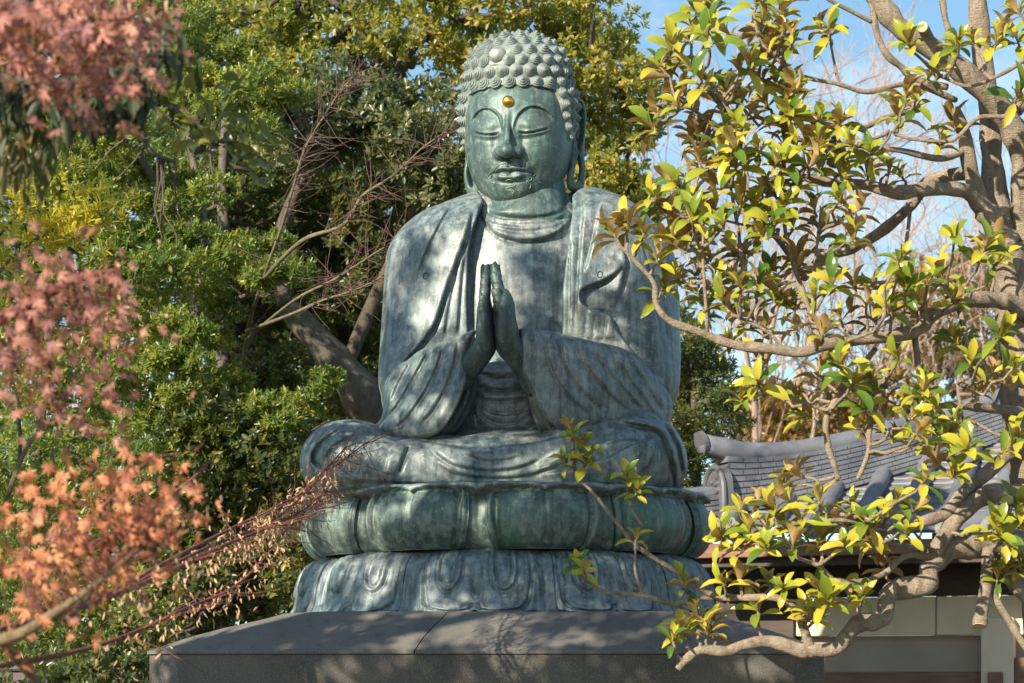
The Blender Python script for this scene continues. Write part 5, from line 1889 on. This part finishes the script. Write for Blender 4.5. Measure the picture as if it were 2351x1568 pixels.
RS = """1600,25 1618,55 1588,60 1540,105 1558,140 1530,170 1515,150 1735,12 1752,45 1740,70 1905,70 1800,70 1820,100 1770,110 1720,150 1700,165 1745,180 1780,190 1570,215 1555,245 1640,205 1600,262 1660,240 1700,230 1720,262 1760,240 1810,215 1840,222 1830,262 1790,290 1880,275 1930,280 1620,300 1660,300 1600,330 1650,350 1700,330 1690,380 1740,350 1780,380 1620,385 1580,400 1560,425 1640,430 1800,330 1850,330 1860,380 1900,352 1960,335 2000,352 1990,392 1930,390 2040,385 2070,402 2080,215 2100,240 2060,265 2150,175 2175,130 2195,110 2335,25 2300,70 2335,90 2160,330 2190,290 2335,220
1440,515 1408,535 1478,535 1510,595 1545,560 1560,500 1580,530 1600,470 1640,480 1660,520 1700,470 1740,480 1750,430 1800,470 1830,430 1820,520 1740,540 1690,580 1630,590 1600,625 1960,490 1950,530 1880,540 1870,480 1900,600 1830,600 1780,620 1740,650 1700,660 1660,690 1620,700 1690,720 1730,730 1790,680 1820,705 1830,750 1870,680 1910,650 1960,660 1990,695 2010,660 2060,640 2080,665 2130,650 2160,640 2120,700 2190,690 2260,570 2282,560 2290,600 2040,710 1930,730 1560,640 1640,650
1760,835 1700,910 1740,880 1790,912 1830,900 1860,950 1900,900 1880,860 1930,840 1960,880 2000,870 2030,912 1990,930 2060,870 2080,920 2120,900 2090,960 2140,960 2120,1010 2180,1000 2200,970 2150,1060 2220,1030 2250,900 2230,830 2200,790 2280,860 2310,870 2330,840 2340,1000 2050,1000 2190,1090
1830,1090 1800,1112 1700,1170 1740,1150 1780,1170 1812,1150 1680,1210 1720,1220 1700,1255 1760,1210 1800,1210 1840,1190 1880,1150 1900,1180 1930,1200 1850,1230 1890,1240 1760,1260 1960,1160 1990,1200 1940,1250 2000,1240 2040,1180 2060,1150 2080,1222 2020,1262 2100,1170 2285,1210 2300,1235 2312,1310 2290,1330 1660,1235 1820,1250
1880,1350 1900,1380 1850,1400 1870,1422 1950,1370 1980,1370 1800,1350 1770,1340 1700,1330 1662,1338 1570,1340 1740,1400 1600,1420 1570,1450 1640,1425 1545,1470 1622,1450
1315,998 1335,1030 1300,1060 1345,1060 1440,1100 1462,1130 1460,1238 1328,1290 1342,1312"""
rp = []
for tok in RS.split():
    a, b = map(float, tok.split(','))
    low = (b > 960 and a < 1500)
    y = -2.65 if low else YM - rng.uniform(.1, .75)
    if a < 1530 and not low: y = -3.0
    if b > 1310 and a < 1720: y = -2.8 + rng.uniform(-.1, .1)
    rp.append(at(a, b, y))
core_ = np.array(rp)
extra = []
for c in core_:
    px_ = 1175.5 + c[0] * FPX / (DIST + c[1])
    py_ = HOR - (c[2] - EYE) * FPX / (DIST + c[1])
    if py_ > 1320 or px_ < 1540 or (1050 < py_ and px_ < 2000): continue
    if rng.uniform() < .45: extra.append(c + rng.normal(0, [.12, .25, .11]))
allp = np.concatenate([core_, np.array(extra)])
tp = np.concatenate(lp)
tp = tp[tp[:, 2] > 1.0]
V, Fq, o_ = [], [], 0
ax = []
for c in allp:
    d = np.linalg.norm(tp - c - np.array([0, 0, -.06]), axis=1) + .25 * np.maximum(0, tp[:, 2] - c[2])
    a = tp[np.argmin(d)]
    L = np.linalg.norm(c - a)
    u_ = unit(c - a + 1e-6)
    ax.append(unit(u_ * .45 + np.array([rng.normal(-.15, .30), rng.normal(-.46, .34), .68])))
    if L < .03: continue
    k = 6
    t = np.linspace(0, 1, k)[:, None]
    q = a * (1 - t) + c * t + np.array([0, 0, -.10 * L]) * np.sin(t * math.pi) + rng.normal(0, .05 * L, (k, 3)) * np.sin(t * math.pi)
    v, f = tube_np(q, np.linspace(.0105, .0065, k), 6, False)
    V.append(v)
    Fq.append(np.array(f) + o_)
    o_ += len(v)
link('twigs', np_mesh('twigs', np.concatenate(V), np.concatenate(Fq)), BARK_M, mag)
ax = np.array(ax)
parts = []
sz = rng.uniform(.8, 1.18, len(allp))
for i in range(len(allp)):
    k = int(rng.integers(7, 12))
    px_ = 1175.5 + allp[i, 0] * FPX / (DIST + allp[i, 1])
    py_ = HOR - (allp[i, 2] - EYE) * FPX / (DIST + allp[i, 1])
    s = sz[i] * (.86 if (py_ > 960 and px_ < 1500) else 1.0)
    parts.append(rosettes(allp[i:i + 1], ax[i:i + 1], k, .136 * s, .050 * s, LEAFBIG, tilt=(18, 94), along=.28, bend=(-.28, .22)))
v, f = join(parts)
link('foliage', np_mesh('foliage', v, f), LF_MAG, mag)
# ------------------------------------------------------------------ red maples close by on the left
LF_MAP = leaf_mat('orange_maple_leaf', [(0, (.10, .04, .035)), (.25, (.26, .09, .06)), (.5, (.42, .16, .085)), (.8, (.58, .27, .14)), (1, (.70, .46, .26))], gloss=.55, trans=.2, scale=5, tcol=(1.4, .8, .5))
LF_MAP2 = leaf_mat('dull_maple_leaf', [(0, (.10, .05, .055)), (.3, (.20, .085, .09)), (.6, (.35, .15, .13)), (.85, (.52, .25, .19)), (1, (.62, .42, .34))], gloss=.55, trans=.2, scale=5, tcol=(1.3, .8, .6))  # pink brown leaf, its dark mauve stops deepened as painted shading
SEED = M('dry_seed').set(Base_Color=(.44, .29, .18), Roughness=.7).m
BARK_Y = bark_mat('maple_twig_bark', (.16, .11, .07), (.28, .21, .12), 14)
BARK_R = bark_mat('maple_red_bark', (.17, .05, .045), (.26, .10, .07), 14)
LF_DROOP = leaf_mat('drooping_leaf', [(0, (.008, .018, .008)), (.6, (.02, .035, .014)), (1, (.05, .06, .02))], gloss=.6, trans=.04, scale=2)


def maple_leaves(name, pts, mat, parent, size=.05):
    n = len(pts)
    d = unit(rng.normal(0, .55, (n, 3)) + np.array([0, -.1, -.75]))
    nn = unit(rng.normal(0, 1.0, (n, 3)) + np.array([-.2, -.5, .25]))
    v, f = leaves(MAPLE, pts, d, nn, size * rng.uniform(.6, 1.15, n), size * rng.uniform(.6, 1.1, n), rng.uniform(-.9, .9, n))
    return link(name, np_mesh(name, v, f), mat, parent)


def hanging(name, pts, mat, parent, L, W, spread=.35):
    n = len(pts)
    d = unit(rng.normal(0, spread, (n, 3)) + np.array([0, 0, -1]))
    v, f = leaves(LEAF6, pts, d, unit(rng.normal(0, 1, (n, 3))), L * rng.uniform(.7, 1.2, n), W * rng.uniform(.7, 1.2, n))
    return link(name, np_mesh(name, v, f), mat, parent)


def puff(spec, y, per, r):
    o = []
    for a, b in spec:
        c = at(a, b, y + rng.normal(0, .12))
        o.append(c + rng.normal(0, 1, (per, 3)) * np.array([r, r * 1.6, r * .85]))
    return np.concatenate(o)


# upper maple, its crown hanging into the top left corner
mu = thing('maple_tree', 'maple with dull pink red autumn leaves hanging into the top left corner', 'tree', at(-900, 1590, -8.4).tolist(), group='red maples')
tr = []
for nm, P_, a, b in (('trunk', [(-900, 1590 + 2900, -8.4), (-880, 1400, -8.4), (-800, 600, -8.4), (-700, 100, -8.4)], 90, 50), ('limb', [(-700, 100, -8.4), (-400, 20, -8.4), (-100, 30, -8.4), (80, 60, -8.4), (200, 70, -8.4), (330, 70, -8.4)], 30, 4),
                     ('branch', [(-100, 30, -8.4), (0, 110, -8.3), (90, 160, -8.3), (200, 170, -8.3)], 8, 3), ('branch', [(80, 60, -8.4), (140, 20, -8.4), (220, -20, -8.4)], 6, 3), ('branch', [(200, 70, -8.4), (260, 110, -8.4), (320, 150, -8.4)], 5, 2)):
    o, c = limb(nm, P_, a, b, BARK_R, mu, n=8)
    tr.append(c)
sp = [(-30, 30), (30, 50), (90, 30), (150, 30), (120, 100), (60, 110), (10, 150), (190, 60), (230, 30), (250, 90), (70, 165), (150, 160), (200, 130), (270, 30), (300, 90), (220, 180), (120, 195), (30, 80), (170, 100), (330, 40)]
pu_ = puff(sp, -8.35, 22, .062)
maple_leaves('foliage', pu_, LF_MAP2, mu, .037)
hanging('seeds', puff([(250, 60), (290, 100), (320, 60), (220, 110), (300, 130), (180, 60), (330, 20)], -8.3, 14, .045), SEED, mu, .028, .009)
twigs('twigs', tr[1:], pu_[::6], .0025, BARK_R, mu)

# drooping dark branch under it
dk = thing('drooping_evergreen', 'dark glossy evergreen leaves drooping just below the top left maple leaves', 'branch', at(-700, 1590, -7.2).tolist())
tr = []
for nm, P_, a, b in (('trunk', [(-700, 3900, -7.2), (-690, 1400, -7.2), (-640, 500, -7.2), (-500, 200, -7.2)], 60, 30), ('limb', [(-500, 200, -7.2), (-200, 150, -7.2), (0, 180, -7.2), (150, 190, -7.2), (300, 150, -7.2), (370, 110, -7.2)], 20, 3), ('limb', [(-300, 170, -7.2), (-150, 230, -7.2), (-40, 260, -7.1), (60, 290, -7.1)], 10, 3)):
    o, c = limb(nm, P_, a, b, BARK_D, dk)
    tr.append(c)
pd = puff([(20, 200), (60, 215), (100, 220), (150, 215), (200, 220), (240, 205), (280, 190), (320, 160), (340, 120), (130, 240), (40, 235), (350, 80), (300, 210)], -7.2, 26, .05)
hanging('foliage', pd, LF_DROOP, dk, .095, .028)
hanging('foliage', puff([(20, 310), (50, 340), (20, 370), (80, 360), (100, 330), (10, 340)], -7.1, 22, .05), leaf_mat('lit_drooping_leaf', [(0, (.03, .04, .02)), (.6, (.06, .05, .02)), (1, (.20, .14, .04))], gloss=.5, trans=.15), dk, .085, .024)  # paler copy of the drooping leaf, sunlight put into its colour
twigs('twigs', tr[1:], pd[::8], .003, BARK_D, dk)

# lower maple, three masses of leaves down the left side, bare tips running on to the pedestal
ml_ = thing('maple_tree', 'maple with orange and rust leaves at the lower left, bare twigs reaching the pedestal', 'tree', at(-700, 1590, -7.8).tolist(), group='red maples')
tr = []
for nm, P_, a, b, mt in (('trunk', [(-760, 1590 + 2500, -7.8), (-740, 2200, -7.8), (-640, 1700, -7.8), (-500, 1400, -7.8)], 90, 56, BARK_Y),
                         ('limb', [(-600, 1600, -7.8), (-300, 1520, -7.9), (0, 1470, -8.0), (120, 1410, -8.0), (220, 1340, -8.0), (330, 1250, -7.9)], 20, 5, BARK_Y),
                         ('limb', [(-500, 1400, -7.8), (-300, 1000, -7.9), (-100, 800, -8.0), (60, 700, -8.0), (180, 640, -8.0), (270, 620, -8)], 30, 4, BARK_R),
                         ('limb', [(-400, 1400, -7.6), (-100, 1330, -7.4), (150, 1280, -7.0), (300, 1200, -6.4), (430, 1110, -5.8), (480, 1060, -5.6)], 16, 3, BARK_R),
                         ('branch', [(100, 1290, -7.1), (250, 1150, -6.8), (340, 1060, -6.6), (420, 1040, -6.5)], 6, 2, BARK_R), ('branch', [(150, 1430, -7.9), (330, 1210, -7.5), (400, 1130, -7.4)], 9, 5, BARK_Y),
                         ('branch', [(-300, 1500, -7), (100, 1420, -6.4), (350, 1330, -5.4), (520, 1250, -4.4), (640, 1200, -3.6), (735, 1150, -2.9)], 9, 2, BARK_R),
                         ('branch', [(200, 1390, -6.0), (420, 1270, -4.9), (560, 1200, -4.0), (640, 1165, -3.4), (717, 1110, -2.8), (794, 1026, -2.4)], 6, 1.2, BARK_R),
                         ('branch', [(300, 1345, -5.6), (480, 1255, -4.6), (627, 1195, -3.4), (740, 1095, -2.8), (834, 1021, -2.4)], 5, 1.2, BARK_R),
                         ('branch', [(-200, 1560, -6.8), (200, 1490, -5.8), (420, 1400, -4.8), (560, 1330, -4.0), (680, 1190, -3.2)], 7, 1.5, BARK_R),
                         ('branch', [(0, 1470, -7.9), (80, 1560, -7.6), (160, 1640, -7.4)], 12, 8, BARK_Y), ('branch', [(20, 1130, -3.5), (60, 1030, -3.4), (110, 970, -3.4), (150, 930, -3.4)], 6, 4, BARK_Y),
                         ('branch', [(10, 1160, -3.5), (45, 1050, -3.4), (40, 900, -3.4)], 6, 3, BARK_D)):
    o, c = limb(nm, P_, a, b, mt, ml_, n=8)
    tr.append(c)
low = [(30, 630), (90, 650), (60, 700), (150, 650), (190, 680), (120, 720), (40, 770), (100, 830), (225, 680), (190, 640), (10, 670), (235, 650)]
dul = [(180, 760), (230, 720), (60, 880), (140, 920), (210, 870), (100, 960), (30, 930), (260, 820), (160, 850), (20, 860), (240, 940), (120, 780)]
bot = [(60, 1130), (120, 1180), (200, 1140), (260, 1110), (300, 1170), (350, 1210), (280, 1240), (180, 1240), (90, 1270), (330, 1140), (390, 1120), (230, 1190), (150, 1120), (370, 1180), (310, 1100), (400, 1200), (250, 1270)]
bt2 = [(40, 1330), (130, 1340), (220, 1330), (300, 1310), (60, 1400), (160, 1400), (20, 1250), (30, 1180), (230, 1290), (350, 1260), (20, 1480), (130, 1280)]
maple_leaves('foliage', puff(low, -8.1, 12, .078), LF_MAP2, ml_, .033)
maple_leaves('foliage', puff(dul, -8.0, 12, .078), LF_MAP2, ml_, .033)
maple_leaves('foliage', puff(bot, -7.9, 14, .070), LF_MAP, ml_, .033)
maple_leaves('foliage', puff(bt2, -7.9, 13, .078), LF_MAP, ml_, .033)
twigs('twigs', tr[1:4], np.concatenate([puff(low + dul, -8.0, 5, .05), puff(bot + bt2, -7.9, 5, .05)]), .0028, BARK_R, ml_)
sd = []
for c in tr[6:10]:
    for i in range(len(c) // 3, len(c)):
        if rng.uniform() < .95: sd.append(c[i] + rng.normal(0, .05, (16, 3)) * np.array([1.2, 1, .8]) + np.array([0, 0, -.03]))
sd = np.concatenate(sd)
sd = sd[(sd[:, 2] > .8)]
hanging('seeds', sd, SEED, ml_, .036, .010, .5)
hanging('seeds', puff([(300, 700), (280, 780), (320, 640), (420, 1160), (440, 1230), (380, 1290), (330, 1350), (260, 1380), (420, 1310), (350, 1400), (470, 1150), (200, 1440)], -7.4, 14, .06), SEED, ml_, .026, .009, .5)
V, Fq, o_ = [], [], 0
tq = np.concatenate([c[len(c) // 3:] for c in tr[6:10]])
for i in range(100):
    p = tq[rng.integers(0, len(tq))]
    d = unit(np.array([rng.normal(.55, .35), rng.normal(.25, .3), rng.normal(.12, .35)]))
    L = rng.uniform(.12, .40)
    q = [p]
    for k in range(5):
        d = unit(d + rng.normal(0, .10, 3))
        q.append(q[-1] + d * L / 5)
    v, f = tube_np(np.array(q), np.linspace(.0028, .0012, 6), 4, False)
    V.append(v)
    Fq.append(np.array(f) + o_)
    o_ += len(v)
link('twigs', np_mesh('twigs', np.concatenate(V), np.concatenate(Fq)), BARK_R, ml_)

# ------------------------------------------------------------------ the unseen tree off to the left, its crown laid out to dapple the statue
sh = thing('shade_tree', 'tall broad evergreen beyond the left edge whose crown is laid out to throw dappled shade over the statue', 'tree', (-6.4, -6.2, 0))
cc = shade_at
tr = []
for nm, P_, a, b in (('trunk', [(-6.4, -6.2, 0), (-6.2, -6.3, 2.5), (-5.6, -6.6, 4.2), (-5.2, -6.8, 5.4)], .26, .14), ('limb', [(-5.6, -6.6, 4.2), (-4.9, -7.0, 5.0), (-4.2, -7.3, 5.9)], .11, .04), ('limb', [(-5.2, -6.8, 5.4), (-4.6, -6.6, 6.2), (-3.8, -6.6, 6.7)], .10, .04), ('limb', [(-6.0, -6.4, 3.2), (-5.3, -7.6, 4.2), (-4.8, -8.2, 4.8)], .09, .04)):
    o, c = limb(nm, P_, a, b, BARK_G, sh, px=False)
    tr.append(c)
n = 22
i = np.repeat(np.arange(len(cc)), n)
p = cc[i] + rng.normal(0, .055, (len(i), 3))
v, f = leaves(LEAF6, p, unit(rng.normal(0, 1, (len(i), 3))), unit(rng.normal(0, 1, (len(i), 3)) + SUN * 1.0), .085 * rng.uniform(.7, 1.2, len(i)), .045)
link('crown', np_mesh('crown', v, f), LF_DARK, sh)
twigs('twigs', tr, cc[::7], .012, BARK_G, sh)

# uncountable fine wood and seeds
for o in bpy.data.objects:
    if o.type == 'MESH' and o.name.split('.')[0] in ('twigs', 'seeds'): o['kind'] = 'stuff'
